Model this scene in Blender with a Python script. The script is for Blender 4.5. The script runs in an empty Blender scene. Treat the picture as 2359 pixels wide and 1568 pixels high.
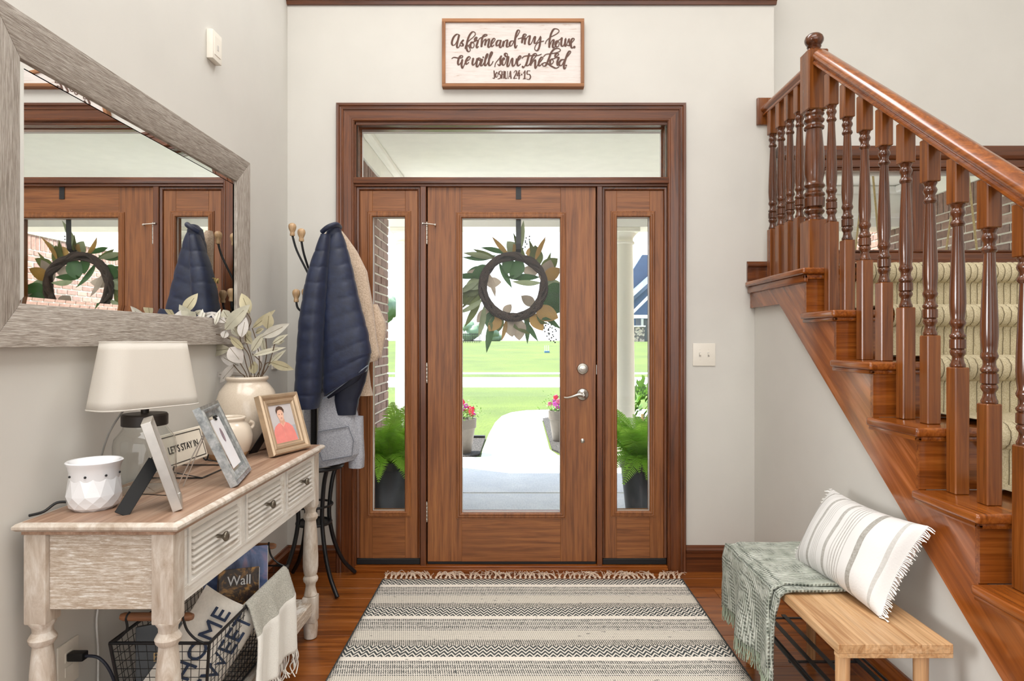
import bpy, bmesh, math, random
from mathutils import Vector, Matrix, noise
random.seed(11)
SC = bpy.context.scene
COL = SC.collection
V = Vector
pi = math.pi

def S(r, g, b):
    f = lambda c: (c/255/12.92) if c/255 <= 0.04045 else ((c/255+0.055)/1.055)**2.4
    return (f(r), f(g), f(b), 1.0)

# ------------------------------------------------------------------ camera
F, PX, PY, CH = 1450.0, 1190.0, 783.0, 1.25      # focal length (px), vanishing point, eye height
cam = bpy.data.cameras.new('camera'); cam_o = bpy.data.objects.new('camera', cam); COL.objects.link(cam_o)
cam.sensor_width = 36.0; cam.lens = F*36/2359
cam.shift_x = -(PX-1179.5)/2359; cam.shift_y = -1/2359
cam.clip_start = 0.05; cam.clip_end = 500
cam_o.location = (0, 0, CH); cam_o.rotation_euler = (pi/2, 0, 0)
SC.camera = cam_o

# ------------------------------------------------------------------ view, world, sun, big lights
vs = SC.view_settings
vs.view_transform = 'Standard'; vs.look = 'None'; vs.gamma = 1.0; vs.use_curve_mapping = False
vs.exposure = 0.0
SC.cycles.max_bounces = 8; SC.cycles.transparent_max_bounces = 10; SC.cycles.glossy_bounces = 3
world = bpy.data.worlds.new('sky'); SC.world = world; world.use_nodes = True
wn = world.node_tree; wn.nodes.clear()
w_out = wn.nodes.new('ShaderNodeOutputWorld'); w_bg = wn.nodes.new('ShaderNodeBackground')
w_tc = wn.nodes.new('ShaderNodeTexCoord'); w_sep = wn.nodes.new('ShaderNodeSeparateXYZ')
w_r = wn.nodes.new('ShaderNodeValToRGB')
w_r.color_ramp.elements[0].position = 0.0; w_r.color_ramp.elements[0].color = (0.93, 0.96, 1.0, 1)
w_r.color_ramp.elements[1].position = 0.7; w_r.color_ramp.elements[1].color = (0.55, 0.72, 1.0, 1)
wn.links.new(w_tc.outputs['Generated'], w_sep.inputs[0]); wn.links.new(w_sep.outputs['Z'], w_r.inputs[0])
wn.links.new(w_r.outputs[0], w_bg.inputs[0]); wn.links.new(w_bg.outputs[0], w_out.inputs[0])
w_bg.inputs[1].default_value = 3.0

def add_sun(direction, strength, color, angle):
    l = bpy.data.lights.new('sun', 'SUN'); l.energy = strength; l.color = color; l.angle = math.radians(angle)
    o = bpy.data.objects.new('sun', l); COL.objects.link(o)
    o.rotation_euler = V(direction).to_track_quat('-Z', 'Y').to_euler(); o.location = (-6, 12, 20)
add_sun((0.42, -0.22, -0.88), 19.0, (1.0, 0.96, 0.9), 0.6)

def add_area(name, loc, direction, sx, sy, power, color):
    l = bpy.data.lights.new(name, 'AREA'); l.shape = 'RECTANGLE'; l.size = sx; l.size_y = sy
    l.energy = power; l.color = color
    o = bpy.data.objects.new(name, l); COL.objects.link(o); o.location = loc
    o.rotation_euler = V(direction).to_track_quat('-Z', 'Z').to_euler()
    return o
# side room window daylight, plus three added fill lights with no real source
add_area('back_fill', (0.3, -4.85, 2.3), (0, 1, 0.0), 6.6, 4.2, 185, (0.97, 0.985, 1.0))  # added fill behind the camera; the wall there has no window
add_area('daylight_side_window', (-4.35, -0.45, 1.75), (1, 0.32, -0.06), 1.3, 1.7, 200, (0.98, 0.99, 1.0))
add_area('foyer_upper_fill', (0.1, 3.33, 4.05), (0, -1, -0.55), 1.9, 1.1, 72, (0.96, 0.98, 1.0))  # added fill high on the door wall, where no window is built
add_area('ceiling_fill', (0.1, 0.2, 4.7), (0, 0.05, -1), 3.0, 2.6, 140, (1.0, 0.985, 0.965))  # added overhead fill panel, not a fixture of the foyer

# ------------------------------------------------------------------ helpers
WM = {}            # object name -> world matrix (loc/rot only)

def at(px, py, y):
    return V(((px-PX)*y/F, y, CH-(py-PY)*y/F))

class MB:
    def __init__(s): s.v = []; s.f = []
    def add(s, vs, fs):
        o = len(s.v); s.v += [tuple(p) for p in vs]; s.f += [tuple(i+o for i in f) for f in fs]; return s
    def box(s, x0, x1, y0, y1, z0, z1):
        return s.add([(x0,y0,z0),(x1,y0,z0),(x1,y1,z0),(x0,y1,z0),(x0,y0,z1),(x1,y0,z1),(x1,y1,z1),(x0,y1,z1)],
            [(0,3,2,1),(4,5,6,7),(0,1,5,4),(1,2,6,5),(2,3,7,6),(3,0,4,7)])
    def obox(s, c, ex, ey, ez, hx, hy, hz):
        c, ex, ey, ez = V(c), V(ex)*hx, V(ey)*hy, V(ez)*hz
        vs = [c+sx*ex+sy*ey+sz*ez for sz in (-1,1) for sx, sy in ((-1,-1),(1,-1),(1,1),(-1,1))]
        return s.add(vs, [(0,3,2,1),(4,5,6,7),(0,1,5,4),(1,2,6,5),(2,3,7,6),(3,0,4,7)])
    def lathe(s, prof, c=(0,0,0), n=24, axis='Z', cap=True, sx=1.0, sy=1.0):
        vs = []; fs = []
        for r, h in prof:
            for i in range(n):
                a = 2*pi*i/n; x, y = r*math.cos(a)*sx, r*math.sin(a)*sy
                p = (x, y, h) if axis == 'Z' else ((x, -h, y) if axis == 'Y' else (h, x, y))
                vs.append((p[0]+c[0], p[1]+c[1], p[2]+c[2]))
        m = len(prof)
        for j in range(m-1):
            for i in range(n):
                k = (i+1) % n; fs.append((j*n+i, j*n+k, (j+1)*n+k, (j+1)*n+i))
        if cap:
            fs.append(tuple(range(n-1, -1, -1))); fs.append(tuple((m-1)*n+i for i in range(n)))
        return s.add(vs, fs)
    def tube(s, pts, r, n=8, cap=True):
        pts = [V(p) for p in pts]; m = len(pts)
        rs = r if isinstance(r, (list, tuple)) else [r]*m
        vs = []; fs = []; prev = None
        for j, p in enumerate(pts):
            t = (pts[min(j+1, m-1)]-pts[max(j-1, 0)])
            t = t.normalized() if t.length > 1e-9 else V((0,0,1))
            if prev is None:
                a = V((0,0,1)) if abs(t.z) < .9 else V((1,0,0)); u = t.cross(a).normalized()
            else:
                u = (prev-t*prev.dot(t)); u = u.normalized() if u.length > 1e-6 else t.orthogonal().normalized()
            prev = u; w = t.cross(u)
            for i in range(n):
                a = 2*pi*i/n; vs.append(p+(u*math.cos(a)+w*math.sin(a))*rs[j])
        for j in range(m-1):
            for i in range(n):
                k = (i+1) % n; fs.append((j*n+i, j*n+k, (j+1)*n+k, (j+1)*n+i))
        if cap:
            fs.append(tuple(range(n-1, -1, -1))); fs.append(tuple((m-1)*n+i for i in range(n)))
        return s.add(vs, fs)
    def grid(s, fn, nu, nv, wrap=False):
        vs = [fn(i/nu, j/nv) for j in range(nv+1) for i in range(nu if wrap else nu+1)]
        w = nu if wrap else nu+1; fs = []
        for j in range(nv):
            for i in range(nu):
                k = (i+1) % w if wrap else i+1
                fs.append((j*w+i, j*w+k, (j+1)*w+k, (j+1)*w+i))
        return s.add(vs, fs)
    def prism(s, poly, fn, d0, d1):          # poly: 2-D outline, fn(a, b, d) -> point
        n = len(poly)
        vs = [fn(a, b, d0) for a, b in poly]+[fn(a, b, d1) for a, b in poly]
        fs = [tuple(range(n-1, -1, -1)), tuple(range(n, 2*n))]
        fs += [(i, (i+1) % n, n+(i+1) % n, n+i) for i in range(n)]
        return s.add(vs, fs)
    def frame(s, o, eu, ev, en, u0, u1, v0, v1, prof, closed=True):
        o, eu, ev, en = V(o), V(eu), V(ev), V(en); m = len(prof); vs = []; fs = []
        if closed: cs = [(-1,-1),(1,-1),(1,1),(-1,1)]
        else: cs = [(-1,0),(-1,1),(1,1),(1,0)]
        for su, sv in cs:
            for a, h in prof:
                u = (u0-a) if su < 0 else (u1+a)
                v = v0 if sv == 0 else ((v0-a) if sv < 0 else (v1+a))
                vs.append(o+eu*u+ev*v+en*h)
        seg = 4 if closed else 3
        for c in range(seg):
            d = (c+1) % 4
            for i in range(m):
                k = (i+1) % m; fs.append((c*m+i, d*m+i, d*m+k, c*m+k))
        if not closed:
            fs.append(tuple(range(m))); fs.append(tuple(3*m+i for i in range(m-1, -1, -1)))
        return s.add(vs, fs)
    def sphere(s, c, r, n=14, m=9, sx=1, sy=1, sz=1):
        prof = [(r*math.sin(pi*j/m), -r*math.cos(pi*j/m)) for j in range(m+1)]
        prof[0] = (r*.02, -r); prof[-1] = (r*.02, r)
        mb = MB().lathe(prof, (0,0,0), n)
        return s.add([(c[0]+x*sx, c[1]+y*sy, c[2]+z*sz) for x, y, z in mb.v], mb.f)
    def mesh(s, name, smooth=False, bevel=0, seg=1, angle=40, inv=None):
        me = bpy.data.meshes.new(name)
        vs = s.v if inv is None else [inv @ V(p) for p in s.v]
        me.from_pydata(vs, [], s.f)
        bm = bmesh.new(); bm.from_mesh(me)
        bmesh.ops.recalc_face_normals(bm, faces=bm.faces)
        if bevel > 0:
            es = [e for e in bm.edges if len(e.link_faces) == 2 and e.calc_face_angle(0) > .6]
            bmesh.ops.bevel(bm, geom=es, offset=bevel, segments=seg, profile=.6, affect='EDGES', clamp_overlap=True)
        bm.to_mesh(me); bm.free()
        if smooth or (bevel > 0 and seg > 1):
            me.polygons.foreach_set('use_smooth', [True]*len(me.polygons))
            me.set_sharp_from_angle(angle=math.radians(angle))
        me.update()
        return me
    def part(s, name, mat, parent=None, smooth=False, bevel=0, seg=1, angle=40, label=None, solid=0, sub=0):
        inv = None
        if parent is not None: inv = WM[parent.name].inverted()
        me = s.mesh(name, smooth, bevel, seg, angle, inv)
        o = bpy.data.objects.new(name, me); COL.objects.link(o)
        me.materials.append(mat)
        o.parent = parent
        WM[o.name] = WM[parent.name].copy() if parent is not None else Matrix.Identity(4)
        if label: o['label'] = label
        if solid:
            md = o.modifiers.new('thickness', 'SOLIDIFY'); md.thickness = solid; md.offset = 0
        if sub:
            md = o.modifiers.new('smooth', 'SUBSURF'); md.levels = sub; md.render_levels = sub
        return o

def tag(o, label, cat=None, group=None, kind=None):
    o['label'] = label
    if cat: o['category'] = cat
    if group: o['group'] = group
    if kind: o['kind'] = kind
    return o

def thing(name, label, cat, loc=(0,0,0), rotz=0, group=None, kind=None):
    o = bpy.data.objects.new(name, None); COL.objects.link(o)
    o.location = loc; o.rotation_euler = (0, 0, rotz); o.empty_display_size = .05
    WM[o.name] = Matrix.Translation(V(loc)) @ Matrix.Rotation(rotz, 4, 'Z')
    return tag(o, label, cat, group, kind)

def struct(mb, name, mat, label, cat, **k):
    o = mb.part(name, mat, None, **k); o['kind'] = 'structure'; o['label'] = label; o['category'] = cat
    return o

def inst(name, me, parent, m):                 # a piece that shares mesh data, m = world matrix
    o = bpy.data.objects.new(name, me); COL.objects.link(o); o.parent = parent
    mm = WM[parent.name].inverted() @ m
    o.matrix_basis = mm; WM[o.name] = m
    return o

def crm(pts, n=6):                             # smooth curve through points
    pts = [V(p) for p in pts]; out = []
    for i in range(len(pts)-1):
        p0, p1, p2, p3 = pts[max(i-1, 0)], pts[i], pts[i+1], pts[min(i+2, len(pts)-1)]
        for k in range(n):
            t = k/n
            out.append(.5*((2*p1)+(-p0+p2)*t+(2*p0-5*p1+4*p2-p3)*t*t+(-p0+3*p1-3*p2+p3)*t**3))
    out.append(pts[-1]); return out

def basis(o, ex, ey, ez):
    m = Matrix.Identity(4)
    for i, c in enumerate((ex, ey, ez, o)):
        for r in range(3): m[r][i] = c[r]
    return m

def text_part(txt, size, name, mat, parent, m, depth=.0008, sx=1.0, label=None):
    cu = bpy.data.curves.new(name, 'FONT'); cu.body = txt; cu.size = size; cu.extrude = depth
    cu.align_x = 'CENTER'; cu.align_y = 'CENTER'; cu.resolution_u = 3
    t = bpy.data.objects.new(name+'_tmp', cu); COL.objects.link(t)
    bpy.context.view_layer.update()
    me = bpy.data.meshes.new_from_object(t.evaluated_get(bpy.context.evaluated_depsgraph_get()))
    bpy.data.objects.remove(t)
    me.transform(Matrix.Diagonal((sx, 1, 1, 1)))
    me.materials.clear(); me.materials.append(mat)
    o = inst(name, me, parent, m)
    if label: o['label'] = label
    return o

# ------------------------------------------------------------------ materials
class N:
    def __init__(s, name):
        s.m = bpy.data.materials.new(name); s.m.use_nodes = True; s.t = s.m.node_tree
        s.b = s.t.nodes['Principled BSDF']; s.out = s.t.nodes['Material Output']
    def n(s, t, **k):
        x = s.t.nodes.new(t)
        for a, b in k.items(): setattr(x, a, b)
        return x
    def l(s, a, b): s.t.links.new(a, b)
    def math(s, op, a, b=None, c=None):
        x = s.n('ShaderNodeMath', operation=op)
        for i, q in enumerate((a, b, c)):
            if q is None: continue
            if isinstance(q, (int, float)): x.inputs[i].default_value = q
            else: s.l(q, x.inputs[i])
        return x.outputs[0]
    def mix(s, fac, a, b, blend='MIX'):
        x = s.n('ShaderNodeMix', data_type='RGBA', blend_type=blend)
        for i, q in ((0, fac), (6, a), (7, b)):
            if isinstance(q, (int, float)): x.inputs[i].default_value = q
            elif isinstance(q, tuple): x.inputs[i].default_value = q
            else: s.l(q, x.inputs[i])
        return x.outputs[2]
    def coords(s, scale=(1,1,1), rnd=False, kind='Object'):
        tc = s.n('ShaderNodeTexCoord'); o = tc.outputs[kind]
        if rnd:
            oi = s.n('ShaderNodeObjectInfo'); sc = s.n('ShaderNodeVectorMath', operation='SCALE')
            cb = s.n('ShaderNodeCombineXYZ')
            for i in range(3): s.l(s.math('MULTIPLY', oi.outputs['Random'], 17.0+9*i), cb.inputs[i])
            ad = s.n('ShaderNodeVectorMath', operation='ADD'); s.l(o, ad.inputs[0]); s.l(cb.outputs[0], ad.inputs[1]); o = ad.outputs[0]
        mp = s.n('ShaderNodeMapping'); s.l(o, mp.inputs[0]); mp.inputs['Scale'].default_value = scale
        return mp.outputs[0]
    def noise(s, vec, scale=5, detail=4, rough=.55, dist=0):
        x = s.n('ShaderNodeTexNoise'); x.inputs['Scale'].default_value = scale; x.inputs['Detail'].default_value = detail
        x.inputs['Roughness'].default_value = rough; x.inputs['Distortion'].default_value = dist
        if vec is not None: s.l(vec, x.inputs['Vector'])
        return x.outputs['Fac']
    def ramp(s, fac, stops, interp='LINEAR'):
        x = s.n('ShaderNodeValToRGB'); r = x.color_ramp; r.interpolation = interp
        while len(r.elements) < len(stops): r.elements.new(.5)
        for e, (p, c) in zip(r.elements, stops): e.position = p; e.color = c
        s.l(fac, x.inputs[0]); return x.outputs[0]
    def bump(s, h, strength=.3, dist=.002):
        x = s.n('ShaderNodeBump'); x.inputs['Strength'].default_value = strength; x.inputs['Distance'].default_value = dist
        s.l(h, x.inputs['Height']); s.l(x.outputs[0], s.b.inputs['Normal'])
    def set(s, **k):
        for a, q in k.items():
            i = s.b.inputs[a.replace('_', ' ')]
            if isinstance(q, (int, float, tuple)): i.default_value = q
            else: s.l(q, i)
        return s

def flat(name, c, rough=.5, metal=0, var=.06, scale=30, bump=0, bscale=None, **k):
    q = N(name); co = q.coords()
    nz = q.noise(co, scale, 3)
    d = tuple(max(0, x*(1-var*1.6)) for x in c[:3])+(1,); e = tuple(min(1, x*(1+var)) for x in c[:3])+(1,)
    q.set(Base_Color=q.ramp(nz, [(.3, d), (.7, e)]), Roughness=rough, Metallic=metal, **k)
    if bump: q.bump(q.noise(co, bscale or scale*4, 3), bump)
    return q.m

def wood(name, dark, mid, light, axis=0, rough=.35, coat=.0, gs=1.0, rnd=True, bump=.12, contrast=1.0, spec=.5, dist=1.4):
    q = N(name)
    sc = [34*gs]*3; sc[axis] = 1.6*gs
    co = q.coords(tuple(sc), rnd)
    a = q.noise(co, 1.0, 5, .6, dist)
    sc2 = [150*gs]*3; sc2[axis] = 4*gs
    fine = q.noise(q.coords(tuple(sc2), rnd), 1.0, 3, .6)
    sc3 = [5*gs]*3; sc3[axis] = .7*gs
    big = q.noise(q.coords(tuple(sc3), rnd), 1.0, 2, .5, .6)
    c1 = q.ramp(a, [(.5-.2/contrast, dark), (.5, mid), (.5+.22/contrast, light)])
    c2 = q.ramp(fine, [(.35, (.72,.72,.72,1)), (.6, (1,1,1,1))])
    col = q.mix(.75, c1, c2, 'MULTIPLY')
    c3 = q.ramp(big, [(.3, (.78,.76,.74,1)), (.7, (1.0,1.0,1.0,1))])
    col = q.mix(.8, col, c3, 'MULTIPLY')
    q.set(Base_Color=col, Roughness=rough, Coat_Weight=coat, Coat_Roughness=.12)
    q.b.inputs['Specular IOR Level'].default_value = spec
    if bump: q.bump(fine, bump, .001)
    return q.m

def glassy(name, tint=(1,1,1,1), gloss=1.0):
    q = N(name); t = q.t
    tr = q.n('ShaderNodeBsdfTransparent'); tr.inputs[0].default_value = tint
    gl = q.n('ShaderNodeBsdfGlossy'); gl.inputs['Roughness'].default_value = .02
    lw = q.n('ShaderNodeLayerWeight'); fac = q.math('ADD', q.math('MULTIPLY', q.math('POWER', lw.outputs['Facing'], 5.0), .96), .04)
    mx = q.n('ShaderNodeMixShader')
    q.l(q.math('MINIMUM', q.math('MULTIPLY', fac, gloss), 1.0), mx.inputs[0]); q.l(tr.outputs[0], mx.inputs[1]); q.l(gl.outputs[0], mx.inputs[2])
    q.l(mx.outputs[0], q.out.inputs[0]); t.nodes.remove(q.b)
    return q.m

M = {}
M['wall'] = flat('wall_paint', S(211,208,201), .6, var=.015, scale=4, bump=.04, bscale=220)
M['white'] = flat('ceiling_white', S(236,233,226), .7, var=.01)
M['plastic'] = flat('switch_plastic', S(232,226,214), .35, var=.01)
casing_c = (S(72,36,16), S(106,57,27), S(130,74,36))
M['casing_v'] = wood('casing_wood_vertical', *casing_c, axis=2, rough=.3, coat=.25)
M['casing_h'] = wood('casing_wood_horizontal', *casing_c, axis=0, rough=.3, coat=.25)
M['casing_y'] = wood('casing_wood_depth', *casing_c, axis=1, rough=.3, coat=.25)
door_c = (S(116,67,32), S(146,89,46), S(164,105,56))
M['door_v'] = wood('door_oak_vertical', *door_c, axis=2, rough=.42, coat=.08, contrast=1.1, gs=1.7, dist=.5)
M['door_h'] = wood('door_oak_horizontal', *door_c, axis=0, rough=.42, coat=.08, contrast=1.1, gs=1.7, dist=.5)
stair_c = (S(108,54,16), S(143,76,26), S(168,98,40))
M['stair_y'] = wood('stair_cherry_run', *stair_c, axis=1, rough=.22, coat=.3)
M['stair_x'] = wood('stair_cherry_width', *stair_c, axis=0, rough=.22, coat=.3)
M['stair_z'] = wood('stair_cherry_upright', S(96,50,16), S(128,70,24), S(150,88,36), axis=2, rough=.26, coat=.15)
M['turned'] = wood('turned_cherry', S(66,34,16), S(96,52,26), S(118,68,36), axis=2, rough=.2, coat=.3)
M['floor'] = wood('floor_plank_wood', S(90,44,14), S(144,79,28), S(182,112,52), axis=0, rough=.28, coat=.2, contrast=.9, dist=.8)
M['black'] = flat('black_metal', S(26,26,28), .38, .3, var=.1)
M['blackp'] = flat('black_plastic', S(16,16,18), .45, var=.05)
M['rubber'] = flat('black_rubber', S(14,14,16), .6, var=.05)
M['nickel'] = flat('satin_nickel', S(190,186,178), .28, 1.0, var=.03)
M['glass'] = glassy('window_glass', (.975,.985,.98,1), .3)
M['jar'] = glassy('jar_glass', (.955,.968,.962,1), 1.3)
q = N('mirror_glass'); q.set(Base_Color=(.93,.94,.94,1), Metallic=1.0, Roughness=.012); M['mirror'] = q.m
M['seal'] = flat('glazing_seal', S(200,196,190), .4, var=.02)
# porch and garden
M['soffit'] = flat('porch_ceiling_paint', S(244,240,230), .7, var=.02, scale=8)
M['column'] = flat('column_paint', S(236,231,214), .5, var=.015)
q = N('porch_concrete'); co = q.coords((1,1,1)); nz = q.noise(co, 3, 5, .6); fn = q.noise(q.coords((90,18,18)), 1, 3)
q.set(Base_Color=q.mix(.35, q.ramp(nz, [(.3, S(212,214,218)), (.7, S(234,234,234))]), q.ramp(fn, [(.35, S(176,180,186)), (.65, S(235,235,235))]), 'MULTIPLY'), Roughness=.75); M['concrete'] = q.m
M['path'] = flat('walk_concrete', S(222,219,211), .85, var=.03, scale=12)
M['road'] = flat('road_concrete', S(226,224,218), .85, var=.03)
q = N('lawn_grass'); nz = q.noise(q.coords((1,1,1)), .35, 4, .6); fn = q.noise(q.coords((24,6,24)), 1, 4, .7)
q.set(Base_Color=q.mix(.6, q.ramp(nz, [(.3, S(64,82,10)), (.7, S(88,104,20))]), q.ramp(fn, [(.3, (.55,.6,.45,1)), (.7, (1,1,1,1))]), 'MULTIPLY'), Roughness=.9)
q.bump(fn, .6, .03); M['grass'] = q.m
q = N('mulch'); fn = q.noise(q.coords((40,40,40)), 1, 4, .7)
q.set(Base_Color=q.ramp(fn, [(.35, S(22,20,18)), (.5, S(58,54,50)), (.68, S(104,98,92))]), Roughness=.95); q.bump(fn, 1, .03); M['mulch'] = q.m
q = N('brick_clay'); oi = q.n('ShaderNodeObjectInfo'); nz = q.noise(q.coords((1,1,1), True), 22, 4, .65)
base = q.ramp(oi.outputs['Random'], [(0, S(138,108,96)), (.3, S(160,126,112)), (.6, S(150,122,112)), (1, S(178,146,132))])
q.set(Base_Color=q.mix(.55, base, q.ramp(nz, [(.3, S(150,130,122)), (.7, (1,1,1,1))]), 'MULTIPLY'), Roughness=.9); q.bump(nz, .5, .004); M['brick'] = q.m
M['mortar'] = flat('mortar', S(224,216,204), .95, var=.05, scale=60)
M['rope'] = flat('jute_rope', S(186,160,112), .9, var=.15, scale=90)
# ================================================================== the room shell
W = 3.407           # inner face of the door wall
W2 = 3.557          # inner face of the stairwell wall
XL, XR = -1.24, 1.288
CEIL = 4.8
m = MB().box(-1.36, -.90, W, W+.15, 0, CEIL).box(.845, 1.393, W, W+.15, 0, CEIL).box(-.90, .845, W, W+.15, 2.455, CEIL)
struct(m, 'wall_back', M['wall'], 'pale greige wall around the front door', 'wall')
wx0, wx1, wz0, wz1 = 1.545, 2.985, 1.745, 2.215
m = MB().box(1.393, wx0, W2, W2+.15, 0, CEIL).box(wx1, 3.72, W2, W2+.15, 0, CEIL).box(wx0, wx1, W2, W2+.15, 0, wz0).box(wx0, wx1, W2, W2+.15, wz1, CEIL)
struct(m, 'wall_stairwell', M['wall'], 'pale greige wall behind the stair landing', 'wall')
struct(MB().box(XL-.12, XL, 1.2, W, 0, CEIL), 'wall_left', M['wall'], 'pale greige wall that carries the big mirror', 'wall')
struct(MB().box(-4.5, XL-.12, 1.08, 1.2, 0, CEIL), 'wall_side_room', M['wall'], 'wall of the side room outside the picture', 'wall')
struct(MB().box(-4.62, -4.5, -5, 1.2, 0, CEIL), 'wall_far_left', M['wall'], 'far wall of the side room with its window', 'wall')
struct(MB().box(-4.62, 3.72, -5.12, -5, 0, CEIL), 'wall_behind', M['wall'], 'wall behind the camera', 'wall')
struct(MB().box(3.6, 3.72, -5, W2, 0, CEIL), 'wall_right', M['wall'], 'outer wall at the right of the stairwell', 'wall')
struct(MB().prism([(.9,0),(2.62,0),(2.62,1.62),(.9,.32)], lambda a, b, d: (d, a, b), 2.40, 2.52), 'wall_stair_side', M['wall'], 'low wall along the far side of the stair flight', 'wall')  # unseen; cut low so light from behind reaches the stairwell
struct(MB().box(-4.62, 3.72, -5.12, W2+.15, CEIL, CEIL+.12), 'ceiling', M['white'], 'white ceiling high above the foyer', 'ceiling')
# stair triangle wall
sl = .1955/.257
m = MB().prism([(3.03-1.423/sl, 0), (3.03, 1.423), (W, 1.423), (W, 0)], lambda a, b, d: (d, a, b), XR, XR+.05)
struct(m, 'wall_understair', M['wall'], 'pale triangular wall under the stair stringer', 'wall')

# floor planks
fl = struct(MB().box(-4.6, 3.7, -5, W2+.1, -.06, -.004), 'floor', flat('subfloor', S(70,34,16), .6), 'reddish brown hardwood plank floor', 'floor')
cache = {}
pw = .127
row = 0
y = 3.555
while y > .2:
    x = XL-.02 - random.random()*.8
    while x < XR+.02:
        L = random.choice([.6, .9, 1.2, 1.5])
        x0, x1 = max(x, XL-.02), min(x+L, XR+.02)
        if x1-x0 > .05:
            k = round(x1-x0, 3)
            if k not in cache:
                me = MB().box(-k/2+.0006, k/2-.0006, -pw/2+.0006, pw/2-.0006, -.006, 0).mesh('plank', bevel=.0012)
                me.materials.append(M['floor']); cache[k] = me
            inst('plank', cache[k], fl, Matrix.Translation(((x0+x1)/2, y-pw/2, random.uniform(-.0004, .0002))))
        x += L
    y -= pw; row += 1

# baseboards
def base_prof(t=.016, h=.142):
    return [(0,0),(t,0),(t,h*.72),(t+.006,h*.76),(t+.006,h*.84),(t*.7,h*.9),(t*.55,h),(0,h)]
def baseboard(name, p0, p1, nrm, mat, label, z=0, h=.142):
    p0, p1, nrm = V(p0), V(p1), V(nrm)
    mb = MB(); pr = base_prof(h=h); n = len(pr)
    vs = [p+nrm*a+V((0,0,z+b)) for p in (p0, p1) for a, b in pr]
    fs = [tuple(range(n)), tuple(range(2*n-1, n-1, -1))]+[(i, n+i, n+(i+1) % n, (i+1) % n) for i in range(n)]
    mb.add(vs, fs)
    return struct(mb, name, mat, label, 'baseboard')
baseboard('baseboard_right', (.914, W, 0), (XR, W, 0), (0,-1,0), M['casing_h'], 'stained wood baseboard between the door casing and the stair wall')
baseboard('baseboard_back_left', (XL, W, 0), (-.973, W, 0), (0,-1,0), M['casing_h'], 'stained wood baseboard behind the coat rack')
baseboard('baseboard_left', (XL, 1.2, 0), (XL, W, 0), (1,0,0), M['casing_y'], 'stained wood baseboard along the mirror wall')
baseboard('baseboard_understair', (XR, 1.16, 0), (XR, W, 0), (-1,0,0), M['stair_y'], 'glossy wood baseboard along the wall under the stairs')
baseboard('baseboard_landing', (1.245, W, 0), (1.393, W, 0), (0,-1,0), M['casing_h'], 'short wood baseboard on the landing beside the balusters', z=1.564, h=.11)
# band of trim high on the door wall
m = MB().prism([(0,3.06),(.012,3.06),(.018,3.075),(.03,3.08),(.03,3.17),(.045,3.185),(.05,3.22),(0,3.22)], lambda a, b, d: (d, W-a, b), XL, 1.403)
struct(m, 'trim_1', M['casing_h'], 'stained wood band running high across the door wall', 'trim')

# ================================================================== front door unit
dy = W+.012          # face of the door
def X(px, y=dy): return (px-PX)*y/F
def Z(py, y=dy): return CH-(py-PY)*y/F
# casing (three sides, stepped profile)
cx0, cx1, cz1 = X(818, W), X(1537, W), Z(281, W)
prof = [(0,0),(0,.012),(.006,.018),(.012,.018),(.016,.014),(.058,.016),(.062,.021),(.068,.021),(.071,.017),(.078,.019),(.082,.026),(.092,.028),(.097,.022),(.098,0)]
t = thing('trim_2', 'stained wood door casing with stepped profile', 'door casing', (0, W, 0), kind='structure')
mb = MB().frame((0, W, 0), (1,0,0), (0,0,1), (0,-1,0), cx0, cx1, 0, cz1, prof, closed=False)
# split casing into legs and head by face centre
for nm, sel, mt in (('casing_leg', lambda c: c.x < cx0+1e-4 and True, 'casing_v'), ('casing_leg', lambda c: c.x > cx1-1e-4, 'casing_v'), ('casing_head', None, 'casing_h')):
    sub = MB()
    n = len(prof)
    if nm == 'casing_leg' and sel(V((cx0-.05, 0, 0))): sub.add(mb.v[:2*n], [f for f in mb.f if max(f) < 2*n])
    elif nm == 'casing_leg': sub.add(mb.v, [f for f in mb.f if min(f) >= 2*n])
    else: sub.add(mb.v[n:3*n], [tuple(i-n for i in f) for f in mb.f if min(f) >= n and max(f) < 3*n])
    sub.part(nm, M[mt], t)
# frame: jambs, mullion posts, transom bar, threshold
t = thing('trim_3', 'wooden frame posts, transom bar and threshold of the entry', 'door frame', (0, W, 0), kind='structure')
yb = W+.14
MB().box(cx0-.03, X(822), W-.002, yb, 0, cz1).part('jamb', M['casing_v'], t, bevel=.002)
MB().box(X(1536), cx1+.03, W-.002, yb, 0, cz1).part('jamb', M['casing_v'], t, bevel=.002)
MB().box(cx0-.03, cx1+.03, W-.002, yb, Z(290), cz1+.03).part('head_jamb', M['casing_h'], t, bevel=.002)
MB().box(X(969), X(982.5), W-.004, yb, 0, Z(428)).part('mullion_post', M['casing_v'], t, bevel=.003)
MB().box(X(1374.5), X(1387), W-.004, yb, 0, Z(428)).part('mullion_post', M['casing_v'], t, bevel=.003)
mb = MB().box(X(817), X(1538), W-.02, yb, Z(425), Z(411)).box(X(819), X(1536), W-.01, yb, Z(431), Z(425))
mb.part('transom_bar', M['casing_h'], t, bevel=.003, seg=2)
mb = MB().box(cx0, cx1, W-.03, yb+.05, 0, Z(1304)).box(cx0, cx1, W-.012, yb, Z(1304), Z(1300))
mb.part('threshold', M['stair_x'], t, bevel=.004, seg=2)

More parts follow.
